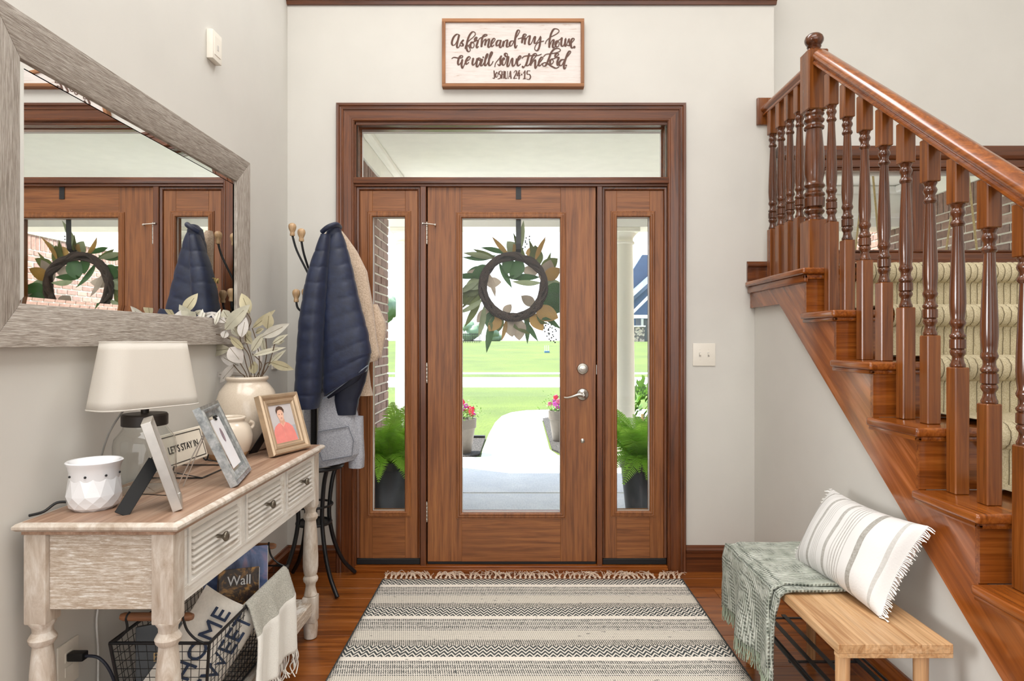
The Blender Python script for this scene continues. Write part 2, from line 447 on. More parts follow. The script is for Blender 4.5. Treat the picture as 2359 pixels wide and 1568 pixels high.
mb = MB().box(X(979), X(988), dy+.046, dy+.062, .02, Z(428)).box(X(1369), X(1379), dy+.046, dy+.062, .02, Z(428)).box(X(979), X(1379), dy+.046, dy+.062, Z(434), Z(426))
mb.part('weatherstrip', M['rubber'], t)
glass_prof = [(0,0),(-.001,.006),(.004,.012),(.010,.013),(.016,.009),(.022,.010),(.027,.006),(.030,.006),(.032,0)]
def glazed(root, x0, x1, z0, z1, gx0, gx1, gz0, gz1, y, mv, mh, thick=.045):
    MB().box(x0, gx0, y, y+thick, z0, z1).part('stile', mv, root, bevel=.0015)
    MB().box(gx1, x1, y, y+thick, z0, z1).part('stile', mv, root, bevel=.0015)
    MB().box(gx0, gx1, y, y+thick, z0, gz0).part('rail', mh, root, bevel=.0008)
    MB().box(gx0, gx1, y, y+thick, gz1, z1).part('rail', mh, root, bevel=.0008)
    mo = MB().frame((0,y,0), (1,0,0), (0,0,1), (0,-1,0), gx0, gx1, gz0, gz1, glass_prof).part('glazing_bead', mv, root, smooth=True, angle=30)
    MB().frame((0,y+thick,0), (1,0,0), (0,0,1), (0,1,0), gx0, gx1, gz0, gz1, glass_prof).part('glazing_bead', mv, root, smooth=True, angle=30)
    p = MB().box(gx0-.003, gx1+.003, y+.018, y+.024, gz0-.003, gz1+.003).part('glass_pane', M['glass'], root)
    MB().frame((0,y+.012,0), (1,0,0), (0,0,1), (0,-1,0), gx0+.003, gx1-.003, gz0+.003, gz1-.003, [(0,-.005),(0,0),(.003,0),(.003,-.005)]).part('glazing_seal', M['seal'], root)
    return p

d = thing('door_1', 'stained oak front door with one tall glass light', 'door', (X(1178), dy, 0), kind='structure')
glazed(d, X(985), X(1372.5), Z(1293), Z(431), X(1064), X(1291), Z(1180), Z(502), dy, M['door_v'], M['door_h'])
MB().box(X(985), X(1372.5), dy+.004, dy+.04, Z(1299), Z(1293)).part('door_sweep', M['rubber'], d)
for py0, py1 in ((513,563), (838,882), (1157,1201)):
    mb = MB()
    zs = [Z(py1)+(Z(py0)-Z(py1))*i/5 for i in range(6)]
    for i in range(5): mb.lathe([(.0062, zs[i]+.0006), (.0065, zs[i]+.0012), (.0065, zs[i+1]-.0012), (.0062, zs[i+1]-.0006)], (X(983.5), dy-.006, 0), 12)
    mb.lathe([(.002, zs[-1]), (.005, zs[-1]+.002), (.003, zs[-1]+.006)], (X(983.5), dy-.006, 0), 10)
    mb.part('hinge', M['nickel'], d, smooth=True)
mb = MB().tube([(X(976), dy-.02, Z(516)), (X(1003), dy-.026, Z(519))], .0028, 8)
mb.lathe([(.004,0),(.0055,.002),(.0055,.01),(.004,.012)], (X(975.5), dy-.014, Z(516)), 10, 'Y').lathe([(.004,0),(.006,.002),(.006,.012),(.004,.014)], (X(1003), dy-.010, Z(519)), 10, 'Y')
mb.part('hinge_stop', M['nickel'], d, smooth=True)
c = (X(1342), dy, Z(849))
h = MB().lathe([(.031,0),(.031,.006),(.028,.011),(.021,.013),(.02,.016),(.012,.018)], c, 28, 'Y').part('deadbolt', M['nickel'], d, smooth=True)
MB().box(c[0]-.012, c[0]+.012, c[1]-.032, c[1]-.014, c[2]-.004, c[2]+.004).part('thumb_turn', M['nickel'], h, bevel=.003, seg=2)
c = (X(1342), dy, Z(908))
h = MB().lathe([(.033,0),(.033,.005),(.03,.010),(.018,.014),(.012,.02),(.012,.05),(.006,.056)], c, 28, 'Y').part('lever_rose', M['nickel'], d, smooth=True)
lp = crm([(c[0], c[1]-.046, c[2]), (c[0]-.025, c[1]-.05, c[2]+.003), (c[0]-.055, c[1]-.05, c[2]-.006), (c[0]-.085, c[1]-.046, c[2]-.014), (c[0]-.104, c[1]-.042, c[2]-.013)], 5)
MB().tube(lp, [.011-.0075*i/(len(lp)-1) for i in range(len(lp))], 10).part('lever_handle', M['nickel'], h, smooth=True)
MB().lathe([(.012,0),(.012,.002),(.009,.004),(.009,.006),(.005,.008)], (X(1342), dy, Z(1015)), 20, 'Y').part('latch_knob', M['nickel'], d, smooth=True)
MB().box(X(1373.5), X(1377.5), dy-.006, dy, Z(862), Z(840)).part('strike_plate', M['nickel'], d)

for nm, lb, px0, px1, g0, g1 in (('window_1', 'tall glazed sidelight at the left of the front door', 822.5, 968, 858, 933), ('window_2', 'tall glazed sidelight at the right of the front door', 1388, 1535, 1421, 1497)):
    s = thing(nm, lb, 'window', (X((px0+px1)/2), dy, 0), kind='structure')
    glazed(s, X(px0), X(px1), Z(1286), Z(432), X(g0), X(g1), Z(1177), Z(499), dy+.004, M['door_v'], M['door_h'])
    MB().frame((0,dy+.004,0), (1,0,0), (0,0,1), (0,-1,0), X(px0+7), X(px1-7), Z(1283), Z(439), [(0,0),(.004,.008),(.012,.012),(.016,.012),(.016,0)], closed=False).part('edge_bead', M['casing_v'], s, smooth=True, angle=30)
    MB().box(X(px0), X(px1), dy-.004, dy+.04, Z(1299), Z(1286)).part('sweep', M['rubber'], s, bevel=.002)
s = thing('window_3', 'wide glazed transom over the front door', 'window', (X(1178), dy, Z(410)), kind='structure')
MB().box(X(828), X(1530), dy+.05, dy+.056, Z(411), Z(290)).part('glass_pane', M['glass'], s)
MB().frame((0,dy+.05,0), (1,0,0), (0,0,1), (0,-1,0), X(830), X(1527), Z(408), Z(293), [(0,0),(0,.012),(.006,.02),(.010,.045),(.013,.045),(.013,0)]).part('sash', M['casing_h'], s)
MB().frame((0,dy+.05,0), (1,0,0), (0,0,1), (0,-1,0), X(832), X(1525), Z(407), Z(301), [(0,0),(0,.004),(.004,.006),(.008,.006),(.008,0)]).part('glazing_seal', M['seal'], s)

# ================================================================== stairwell window
t = thing('trim_4', 'stained wood casing around the stair landing window', 'window casing', (2.26, W2, 1.7), kind='structure')
cp = [(0,0),(0,.016),(.008,.022),(.016,.022),(.02,.016),(.03,.024),(.045,.026),(.09,.028),(.1,.04),(.125,.05),(.128,0)]
cps = [(a*.5, b) for a, b in cp]
MB().frame((0,W2,0), (1,0,0), (0,0,1), (0,-1,0), wx0+.012, wx1-.012, wz0+.012, wz1-.012, [(a*.62, b) for a, b in cp]).part('casing', M['casing_h'], t)
MB().box(wx0-.08, wx1+.08, W2-.05, W2, wz1+.06, wz1+.12).part('head_moulding', M['casing_h'], t, bevel=.008, seg=2)
mx = 2.27
s = thing('window_4', 'two-light window above the stair landing', 'window', (mx, W2, wz0), kind='structure')
MB().box(mx-.036, mx+.036, W2-.012, W2+.1, wz0, wz1).part('mullion', M['casing_v'], s, bevel=.004)
for a, b in ((wx0, mx-.036), (mx+.036, wx1)):
    f = MB().frame((0,W2+.07,0), (1,0,0), (0,0,1), (0,-1,0), a+.016, b-.016, wz0+.014, wz1-.018, [(0,0),(0,.02),(.017,.03),(.017,0)]).part('sash', M['seal'], s)
    MB().box(a+.01, b-.01, W2+.05, W2+.056, wz0+.01, wz1-.01).part('glass_pane', M['glass'], f)

# ================================================================== stairs
def TZ(k): return 1.564-.1955*k
def TY(k): return 2.717-.257*k
st = thing('staircase', 'glossy cherry wood staircase with carpeted treads rising to a landing', 'staircase', (1.3, 1.8, 0))
poly = [(TY(7)+.034, 0)]
for k in range(7, -1, -1):
    poly.append((TY(k)+.034, TZ(k)-.0285))
    if k > 0: poly.append((TY(k-1)+.034, TZ(k)-.0285))
poly += [(W, TZ(0)-.0285), (W, 1.423), (3.03, 1.423), (3.03-1.423/sl, 0)]
# grain of the stringer runs along the slope
q = N('stringer_cherry'); tc = q.n('ShaderNodeTexCoord'); mp = q.n('ShaderNodeMapping'); q.l(tc.outputs['Object'], mp.inputs[0])
mp.inputs['Rotation'].default_value = (math.atan(sl)*-1, 0, 0)
m2 = q.n('ShaderNodeMapping'); q.l(mp.outputs[0], m2.inputs[0]); m2.inputs['Scale'].default_value = (8, 1.2, 20)
a = q.noise(m2.outputs[0], 1.0, 5, .6, 1.0)
q.set(Base_Color=q.ramp(a, [(.3, stair_c[0]), (.5, stair_c[1]), (.72, S(186,112,62))]), Roughness=.2, Coat_Weight=.5, Coat_Roughness=.1)
MB().prism(poly, lambda a, b, d: (d, a, b), 1.2645, XR+.0005).part('stringer', q.m, st)
# carpet
q = N('rib_carpet'); fn = q.noise(q.coords((260,260,260)), 1, 3, .7)
tc = q.n('ShaderNodeTexCoord'); sp = q.n('ShaderNodeSeparateXYZ'); q.l(tc.outputs['Object'], sp.inputs[0])
wob = q.math('MULTIPLY', q.math('SUBTRACT', q.noise(q.coords((3,30,30)), 1, 3), .5), .14)
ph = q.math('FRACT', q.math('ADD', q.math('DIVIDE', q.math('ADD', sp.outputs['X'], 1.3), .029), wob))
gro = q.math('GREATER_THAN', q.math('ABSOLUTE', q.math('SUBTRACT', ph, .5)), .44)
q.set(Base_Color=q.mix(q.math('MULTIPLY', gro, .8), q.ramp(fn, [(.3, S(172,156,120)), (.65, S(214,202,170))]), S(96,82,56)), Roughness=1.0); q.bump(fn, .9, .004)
M['carpet'] = q.m
def carpet(k, x0=1.46, x1=2.39):
    n, z, zb = TY(k), TZ(k), TZ(k+1)+.012
    path = [(n+.020, zb), (n+.019, zb+.05), (n+.019, z-.075), (n+.012, z-.062), (n-.004, z-.058), (n-.018, z-.046), (n-.025, z-.028), (n-.024, z-.008), (n-.014, z+.008), (n+.004, z+.016), (n+.03, z+.017)]
    last = (n+.277, z+.013) if k > 0 else (W2-.002, z+.013)
    path.append(last)
    cols = 1+int((x1-x0)/.00483)
    def fn(u, v):
        x = x0+(x1-x0)*u; f = v*(len(path)-1); i = min(int(f), len(path)-2); t = f-i
        p, q2 = path[i], path[i+1]; y, zz = p[0]+(q2[0]-p[0])*t, p[1]+(q2[1]-p[1])*t
        d = V((q2[0]-p[0], q2[1]-p[1])).normalized(); nx, nz = -d.y, d.x
        ph = (x/.029) % 1
        r = .006*min(1, 4*min(ph, 1-ph))+.0022*noise.noise(V((x*40, v*30, k*3)))
        return (x, y+nx*r, zz+nz*r)
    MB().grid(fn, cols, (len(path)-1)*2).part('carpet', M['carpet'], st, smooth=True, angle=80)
for k in range(0, 8):
    n, z = TY(k), TZ(k)
    if k == 0:
        mb = MB().box(1.236, 1.393, n, W, z-.028, z).box(1.393, 3.598, n, W2, z-.028, z-.0002)
        mb.part('landing', M['stair_y'], st, bevel=.010, seg=3)
        cv = MB().box(1.248, 1.2655, n+.012, W, z-.062, z-.028).box(1.248, 2.4, n+.012, n+.03, z-.05, z-.028)
    else:
        MB().box(1.236, 2.399, n, n+.2845, z-.028, z).part('tread', M['stair_y'], st, bevel=.010, seg=3)
        cv = MB().box(1.246, 1.2655, n+.012, n+.285, z-.044, z-.028).box(1.246, 2.399, n+.012, n+.028, z-.044, z-.028)
    cv.part('cove_moulding', M['stair_y'], st, bevel=.006, seg=2)
    zb = TZ(k+1) if k < 7 else 0
    MB().box(1.264, 2.399, n+.028, n+.046, zb, z-.028).part('riser', M['stair_x'], st)
    if k < 7: carpet(k)

# railing
RX = 1.348
def zr(yv): return 2.4686-sl*(2.798-yv)       # underside of the sloping rail
rl = thing('stair_railing', 'cherry stair railing with turned balusters and ball-top newel', 'railing', (RX, 2.85, 1.564))
BAL = [(.0165,0),(.0195,.006),(.0195,.012),(.0165,.018),(.0145,.028),(.014,.036),(.0185,.044),(.020,.05),(.0185,.056),(.016,.059),(.0205,.062),(.0205,.088),(.0165,.091),(.0205,.097),(.0205,.102),(.0165,.107),(.0145,.116),(.0150,.126),(.0195,.134),(.0205,.14),(.0185,.146),(.017,.152),(.0190,.17),(.0205,.2),(.0200,.235),(.0182,.29),(.0160,.35),(.0140,.40),(.0128,.432),(.0165,.436),(.0188,.441),(.0175,.447),(.0140,.452),(.0138,.462),(.0180,.470),(.0192,.476),(.0170,.483),(.0145,.488),(.0165,.494),(.0190,.499),(.0150,.506)]
def baluster(yf, zbot, rail):
    h = .022; yc = yf+h; lo = rail-.623; up = rail-.117
    b = MB().lathe([(r*1.08, z+lo) for r, z in BAL], (RX, yc, 0), 18).part('baluster', M['turned'], rl, smooth=True, angle=35)
    MB().box(RX-h, RX+h, yf, yf+2*h, zbot, lo+.004).part('square_foot', M['stair_z'], b, bevel=.003)
    MB().box(RX-h, RX+h, yf, yf+2*h, up-.004, rail+.02).part('square_top', M['stair_z'], b, bevel=.003)
for k in range(13):
    yf = 2.672-.1285*k
    baluster(yf, TZ(1+k//2), zr(yf))
for yf in (3.29, 3.185, 3.08, 2.975): baluster(yf, TZ(0), 2.452)
RP = [(-.022,0),(.022,0),(.026,.004),(.026,.012),(.020,.016),(.022,.022),(.031,.028),(.034,.038),(.030,.050),(.018,.060),(0,.064),(-.018,.060),(-.030,.050),(-.034,.038),(-.031,.028),(-.022,.022),(-.020,.016),(-.026,.012),(-.026,.004)]
ca, sa = math.cos(math.atan(sl)), math.sin(math.atan(sl))
def rail_pt(a, b, d):   # a across, b normal to slope, d distance down the rail
    return (RX+a, 2.815-d*ca-b*sa, zr(2.815)-d*sa+b*ca)
MB().prism(RP, rail_pt, 0, 2.35).part('handrail', M['stair_y'], rl, smooth=True, angle=42)
MB().prism(RP, lambda a, b, d: (RX+a, d, 2.452+b), 2.885, W-.018).part('landing_rail', M['stair_y'], rl, smooth=True, angle=42)
MB().box(RX-.052, RX+.052, W-.02, W-.0005, 2.41, 2.555).part('rosette', M['stair_z'], rl, bevel=.005, seg=2)
# newel
ny0, ny1 = 2.807, 2.897; nyc = 2.852; nh = .045
nw = MB().lathe([(.034,1.785),(.042,1.79),(.042,1.80),(.036,1.806),(.033,1.815),(.042,1.824),(.044,1.832),(.040,1.84),(.034,1.846),(.044,1.852),(.045,1.89),(.040,1.896),(.045,1.905),(.044,1.912),(.036,1.92),(.034,1.932),(.043,1.94),(.045,1.948),(.040,1.956),(.037,1.965),(.043,2.0),(.0445,2.04),(.042,2.1),(.037,2.16),(.034,2.19),(.0335,2.2),(.042,2.204),(.044,2.212),(.036,2.219),(.034,2.228),(.042,2.236),(.044,2.244),(.038,2.252),(.036,2.26),(.043,2.27),(.040,2.285)], (RX, nyc, 0), 28).part('newel_post', M['turned'], rl, smooth=True, angle=35)
MB().box(RX-nh, RX+nh, ny0, ny1, 1.5645, 1.79).part('newel_base', M['stair_z'], nw, bevel=.005)
MB().box(RX-nh, RX+nh, ny0, ny1, 2.282, 2.552).part('newel_block', M['stair_z'], nw, bevel=.005)
MB().lathe([(.040,2.552),(.036,2.557),(.030,2.562),(.026,2.568),(.029,2.573),(.031,2.577),(.026,2.581),(.034,2.589),(.040,2.6),(.041,2.61),(.037,2.622),(.027,2.632),(.012,2.638),(.002,2.639)], (RX, nyc, 0), 28).part('ball_finial', M['turned'], nw, smooth=True, angle=50)
# ================================================================== porch and garden
PZ = -.12
pf = thing('porch_floor', 'grey broom-finished concrete porch slab behind the glass', 'porch floor', (1.4, 5.2, PZ), kind='structure')
for a, b in ((3.72, 5.63), (5.66, 7.30)): MB().box(-1.3, 4.2, a, b, PZ-.12, PZ).part('slab', M['concrete'], pf, bevel=.008)
MB().box(-1.3, 4.2, 5.6, 5.69, PZ-.12, PZ-.006).part('joint_strip', M['path'], pf)
PC = 2.91
struct(MB().box(-4.5, 1.39, 3.56, 7.25, PC, PC+.12).box(1.39, 4.4, 3.71, 7.25, PC, PC+.12), 'porch_ceiling', M['soffit'], 'pale porch ceiling seen through the transom', 'ceiling')  # left end is unseen, lengthened to keep sun off the porch floor
t = thing('porch_beam', 'cream painted beam across the porch columns', 'beam', (1.4, 6.95, 2.47), kind='structure')
MB().box(-4.5, 4.3, 6.78, 7.12, 2.47, PC).part('beam', M['soffit'], t)  # runs on unseen to the left with the ceiling to block sun
MB().box(-1.35, 4.3, 6.75, 6.78, 2.56, 2.62).part('beam_moulding', M['soffit'], t, bevel=.01)
MB().box(-1.35, 4.3, 6.74, 6.78, PC-.09, PC).part('crown_moulding', M['soffit'], t, bevel=.02)
t = thing('porch_frieze', 'cream frieze board above the left brick wall of the porch', 'frieze', (-1.2, 5, 2.69), kind='structure')
MB().box(-1.30, -1.205, 3.6, 6.78, 2.69, PC).part('frieze_board', M['soffit'], t)
MB().box(-1.21, -1.14, 3.6, 6.78, PC-.07, PC).part('crown_moulding', M['soffit'], t, bevel=.015)
t = thing('porch_frieze', 'cream frieze board above the long brick wing wall', 'frieze', (4.2, 7, 2.69), kind='structure')
MB().box(4.135, 4.3, 3.7, 11.5, 2.69, 3.3).part('frieze_board', M['soffit'], t)
MB().box(4.06, 4.14, 3.7, 6.78, PC-.08, PC).part('crown_moulding', M['soffit'], t, bevel=.015)

def brick_wall(name, label, x, sgn, y0, y1, zones, nmax):
    root = thing(name, label, 'brick wall', (x, (y0+y1)/2, PZ), kind='structure')
    MB().box(min(x, x-sgn*.2), max(x, x-sgn*.2), y0, y1, PZ-.15, 2.69).part('mortar_core', M['mortar'], root)
    bl, bh, pz = .198, .065, .0815
    def bm(L): 
        me = MB().box(-.02, .009, -L/2, L/2, -bh/2, bh/2).mesh('brick', bevel=.003); me.materials.append(M['brick']); return me
    def bs():
        me = MB().box(-.02, .009, -bh/2, bh/2, -.098, .098).mesh('brick', bevel=.003); me.materials.append(M['brick']); return me
    full, half, sold = bm(bl), bm(bl/2-.008), bs()
    items = []
    zt = 2.69-.207
    nc = int((zt-PZ)/pz)
    for c in range(nc):
        z = zt-pz*(c+.5)
        y = y1-.005-(0 if c % 2 else (bl+.016)/2)
        if c % 2 == 0: items.append((half, y1-.005-(bl/2-.008)/2, z))
        while y-bl > y0:
            items.append((full, y-bl/2, z)); y -= bl+.016
    y = y1-.04
    while y > y0+.04: items.append((sold, y, 2.69-.103)); y -= .0815
    rest = MB(); cnt = 0
    for me, yy, zz in items:
        if cnt < nmax and any(a <= yy <= b and c <= zz <= d for a, b, c, d in zones):
            rot = Matrix.Rotation(0 if sgn > 0 else pi, 4, 'Z')
            inst('brick', me, root, Matrix.Translation((x+sgn*random.uniform(-.002,.002), yy, zz)) @ rot); cnt += 1
        else:
            L = bl if me is full else (bl/2-.008 if me is half else bh); H = .098 if me is sold else bh/2
            rest.box(x-.012, x+.009, yy-L/2, yy+L/2, zz-H, zz+H) if sgn > 0 else rest.box(x-.009, x+.012, yy-L/2, yy+L/2, zz-H, zz+H)
    if rest.v:
        o = rest.part('brickwork', M['brick'], root); o['kind'] = 'stuff'
brick_wall('wall_porch_left', 'brown brick porch wall seen through the left sidelight', -1.23, 1, 3.7, 6.0, [(4.95, 6.1, .3, 2.75)], 290)
brick_wall('wall_porch_right', 'pinkish brick wing wall seen through the stair window', 4.16, -1, 3.7, 11.5, [(5.0, 7.9, 1.74, 2.75), (8.1, 10.6, 1.45, 2.75)], 295)

def column(xc, label):
    t = thing('porch_column', label, 'column', (xc, 6.95, PZ), group='round porch columns')
    MB().lathe([(.155,PZ+.09),(.155,PZ+.12),(.143,PZ+.14),(.14,PZ+.2),(.138,.8),(.128,1.6),(.118,2.30),(.118,2.32)], (xc, 6.95, 0), 32).part('shaft', M['column'], t, smooth=True)
    MB().lathe([(.118,2.30),(.135,2.305),(.138,2.32),(.128,2.333),(.120,2.34),(.120,2.365),(.132,2.385),(.15,2.41),(.152,2.42)], (xc, 6.95, 0), 32).part('necking', M['column'], t, smooth=True)
    MB().box(xc-.17, xc+.17, 6.78, 7.12, 2.42, 2.47).part('capital', M['column'], t, bevel=.006)
    MB().box(xc-.18, xc+.18, 6.77, 7.13, PZ, PZ+.05).lathe([(.17,PZ+.05),(.178,PZ+.07),(.17,PZ+.09)], (xc, 6.95, 0), 32).part('base', M['column'], t, bevel=.004)
column(-1.20, 'round cream porch column behind the left sidelight')
column(1.165, 'round cream porch column behind the right sidelight')
column(3.62, 'round cream porch column beyond the stair window')

# swing ropes
t = thing('porch_swing', 'hanging porch swing with thick jute ropes outside the stair window', 'swing', (2.86, 5.1, .3))
hook = V((2.80, 5.0, PC-.01))
for k, (dx, yy) in enumerate(((0, 4.62), (0, 5.55), (.75, 4.62), (.75, 5.55))):
    h0 = hook+V((dx, 0, 0)); e = V((2.80+dx, yy, .42))
    mid = [h0.lerp(e, i/14) for i in range(15)]
    MB().tube(mid, .008, 8).part('rope', M['rope'], t, smooth=True)
MB().box(2.76, 3.6, 4.55, 5.62, .36, .42).part('seat_board', M['column'], t, bevel=.01)
MB().box(2.80, 3.57, 4.6, 5.58, .42, .54).part('cushion', flat('outdoor_cushion', S(170,172,170), .9), t, bevel=.04, seg=3)

# ground
def gz(y): return -.16 if y < 24 else -.16+1.25*min(1, (y-24)/34)**1.2
mb = MB()
ys = [7.2, 12, 18.5, 24, 28, 34, 40, 48, 58, 80, 160]
mb.grid(lambda u, v: (-90+180*u, ys[int(round(v*(len(ys)-1)))], gz(ys[int(round(v*(len(ys)-1)))])-.001), 4, len(ys)-1)
o = struct(mb, 'ground_lawn', M['grass'], 'bright green lawn rising beyond the road', 'lawn', solid=.02)
mb = MB()
wk = [(-.42, 7.29), (-.43, 8.0), (-.41, 9.3), (-.36, 10.6), (-.27, 11.5), (-.1, 12.1), (.2, 12.45), (.8, 12.6), (6, 12.6), (6, 11.35), (.75, 11.35), (.5, 11.2), (.44, 10.8), (.43, 9.5), (.42, 8.0), (.5, 7.6), (.75, 7.29)]
mb.prism(wk, lambda a, b, d: (a, b, d), -.22, -.138)
struct(mb, 'garden_path', M['path'], 'pale concrete walk curving right from the porch', 'path')
mb = MB().box(-2.2, 2.2, 7.29, 7.47, -.22, -.137)
struct(mb, 'porch_apron', M['path'], 'pale sunlit concrete apron in front of the porch', 'path')
struct(MB().box(-90, 90, 18.6, 23.5, -.2, -.14), 'road', M['road'], 'sunlit pale concrete road across the view', 'road')
struct(MB().box(-90, 90, 25.2, 26.4, -.2, gz(26)+.02), 'far_footpath', M['road'], 'thin pale footpath beyond the road', 'path')
mb = MB().prism([(-2.5,7.47),(-.55,7.47),(-.45,7.62),(-.44,8.85),(-2.5,8.85)], lambda a, b, d: (a, b, d), -.3, -.125)
o = mb.part('mulch_bed', M['mulch']); tag(o, 'dark mulch bed at the left of the walk', 'mulch', kind='stuff')
mb = MB().prism([(.62,7.47),(2.6,7.47),(2.6,11.3),(.62,11.3),(.46,11.1),(.45,8.0)], lambda a, b, d: (a, b, d), -.3, -.125)
o = mb.part('mulch_bed', M['mulch']); tag(o, 'dark mulch bed at the right of the walk', 'mulch', kind='stuff')
o = MB().box(-2.5, -.44, 8.85, 8.89, -.25, -.09).part('bed_edging', M['blackp'], bevel=.008); tag(o, 'black edging strip between lawn and left mulch bed', 'edging')

def leafmat(name, c, tr=.25):
    q = N(name); oi = q.n('ShaderNodeObjectInfo'); nz = q.noise(q.coords((1,1,1), True), 20, 3)
    a = tuple(x*.7 for x in c[:3])+(1,); b = tuple(min(1, x*1.25) for x in c[:3])+(1,)
    col = q.mix(.5, q.ramp(oi.outputs['Random'], [(0, a), (1, b)]), q.ramp(nz, [(.3, a), (.7, b)]))
    q.set(Base_Color=col, Roughness=.5)
    t = q.n('ShaderNodeBsdfTranslucent'); q.l(col, t.inputs[0]); mx = q.n('ShaderNodeMixShader'); mx.inputs[0].default_value = tr
    q.l(q.b.outputs[0], mx.inputs[1]); q.l(t.outputs[0], mx.inputs[2]); q.l(mx.outputs[0], q.out.inputs[0])
    return q.m
M['fern'] = leafmat('fern_green', S(168,216,84), .5)
M['bush'] = leafmat('bush_green', S(92,134,40), .3)
M['tree'] = leafmat('tree_green', S(112,136,104), .1)

def leaf_mesh(name, L, Wd, mat, bend=.25, fold=.12, n=9, point=1.0, base=.0):
    mb = MB(); vs = []; fs = []
    for i in range(n+1):
        t = i/n; w = Wd/2*(math.sin(pi*min(1, t**.85))**point)+base*(1-t)
        if i == n: w = .0004
        a = bend*t; x = L*(math.sin(a)/a if a > 1e-6 else 1)*t if bend else L*t
        z = -L*(1-math.cos(a))/(a if a > 1e-6 else 1)*t if bend and a > 1e-6 else 0
        for s in (-1, -.5, 0, .5, 1): vs.append((x, s*w, z+abs(s)*w*fold+.0))
    for i in range(n):
        for k in range(4): fs.append((i*5+k, i*5+k+1, (i+1)*5+k+1, (i+1)*5+k))
    mb.add(vs, fs); me = mb.mesh(name, smooth=True, angle=80); me.materials.append(mat); return me

def orient(p, d, up):
    d = V(d).normalized(); up = V(up); s = up.cross(d)
    if s.length < 1e-4: s = V((1,0,0)).cross(d)
    s.normalize(); return basis(V(p), d, s, d.cross(s))

# ferns
def frond_mesh(L, arch, seed):
    r = random.Random(seed); mb = MB(); n = 30; pts = []
    for i in range(n+1):
        t = i/n; pts.append(V((L*(t-.12*t*t)*math.cos(arch*.5), 0, L*(.75*t-arch*t*t))))
    mb.tube(pts[::2], [.003*(1-.7*i/(n/2)) for i in range(len(pts[::2]))], 4)
    for i in range(2, n):
        t = i/n; p = pts[i]; d = (pts[i]-pts[i-1]).normalized()
        ll = L*.16*math.sin(pi*min(1, .12+t*.86))**.8
        for s in (-1, 1):
            side = V((0, s, 0)); dirv = (side+d*.35+V((0,0,-.15+r.uniform(-.1,.1)))).normalized()
            w = d*L*.0095; e = p+dirv*ll
            mb.add([p-w, p+w, p+dirv*ll*.6+w*1.1, e, p+dirv*ll*.6-w*1.1], [(0,1,2,3,4)])
    me = mb.mesh('frond'); me.materials.append(M['fern']); return me
fr = [frond_mesh(.42, .55, 1), frond_mesh(.5, .35, 2), frond_mesh(.36, .95, 3)]
def fern(c, zt, label, pot_c, seed):
    r = random.Random(seed)
    t = thing('potted_fern', label, 'plant', (c[0], c[1], PZ), group='porch ferns')
    MB().lathe([(.11,PZ),(.115,PZ+.02),(.165,zt-.06),(.18,zt-.05),(.18,zt),(.16,zt),(.15,zt-.04)], (c[0], c[1], 0), 28).part('pot', pot_c, t, smooth=True)
    for i in range(110):
        a = r.uniform(0, 2*pi); tilt = r.uniform(0, 1); me = fr[0 if tilt < .5 else (1 if r.random() < .5 else 2)] if tilt < .75 else fr[2]
        lean = .15+1.0*tilt
        m = Matrix.Translation((c[0]+.06*math.cos(a), c[1]+.06*math.sin(a), zt-.02)) @ Matrix.Rotation(a, 4, 'Z') @ Matrix.Rotation(-(1.05-lean), 4, 'Y') @ Matrix.Rotation(r.uniform(-.5,.5), 4, 'X') @ Matrix.Scale(r.uniform(.8,1.15)*(.55 if c[0] < 0 and math.cos(a) < -.3 else 1), 4)
        inst('frond', me, t, m)
potd = flat('dark_glazed_pot', S(44,44,46), .35, var=.1)
potb = flat('taupe_pot', S(104,96,88), .6, var=.05)
fern((-.87, 4.30), .44, 'bushy green fern in a dark pot behind the left sidelight', potd, 3)
fern((.88, 4.30), .44, 'bushy green fern in a dark pot behind the right sidelight', potd, 8)

def flower_pot(c, label, seed, hx):
    r = random.Random(seed); z0 = -.13
    t = thing('flower_pot', label, 'plant', (c[0], c[1], z0), group='flower pots by the walk')
    MB().lathe([(.10,z0),(.105,z0+.01),(.15,z0+.30),(.165,z0+.31),(.168,z0+.42),(.15,z0+.42),(.14,z0+.38)], (c[0], c[1], 0), 24).part('pot', potb, t, smooth=True)
    mb = MB()
    for i in range(420):
        p = V((r.gauss(0,.10), r.gauss(0,.10), abs(r.gauss(0,.09))))+V((c[0], c[1], z0+.42))
        d = V((r.uniform(-1,1), r.uniform(-1,1), r.uniform(-.3,1))).normalized(); s = d.orthogonal().normalized(); l = r.uniform(.02,.04)
        mb.add([p, p+d*l*.5+s*l*.25, p+d*l, p+d*l*.5-s*l*.25], [(0,1,2,3)])
    o = mb.part('foliage', M['bush'], t); o['kind'] = 'stuff'
    pinks = [flat('petal_pink', S(190,84,124), .6), flat('petal_red', S(206,40,70), .6), flat('petal_magenta', S(190,70,170), .6)]
    for i in range(16):
        a = r.uniform(0, 2*pi); rr = r.uniform(.03,.16); p = V((c[0]+rr*math.cos(a), c[1]+rr*math.sin(a)-.03, z0+.46+r.uniform(0,.18)))
        mb = MB()
        for k in range(5):
            b = 2*pi*k/5; mb.sphere((p.x+.018*math.cos(b), p.y-.005, p.z+.018*math.sin(b)), .016, 8, 5, 1, .35, 1)
        mb.part('blossom', pinks[(i+seed) % 3], t, smooth=True)
flower_pot((-.66, 7.72), 'tapered pot of red and pink flowers left of the walk', 1, 0)
flower_pot((.60, 8.6), 'tapered pot of magenta flowers right of the walk', 2, 0)

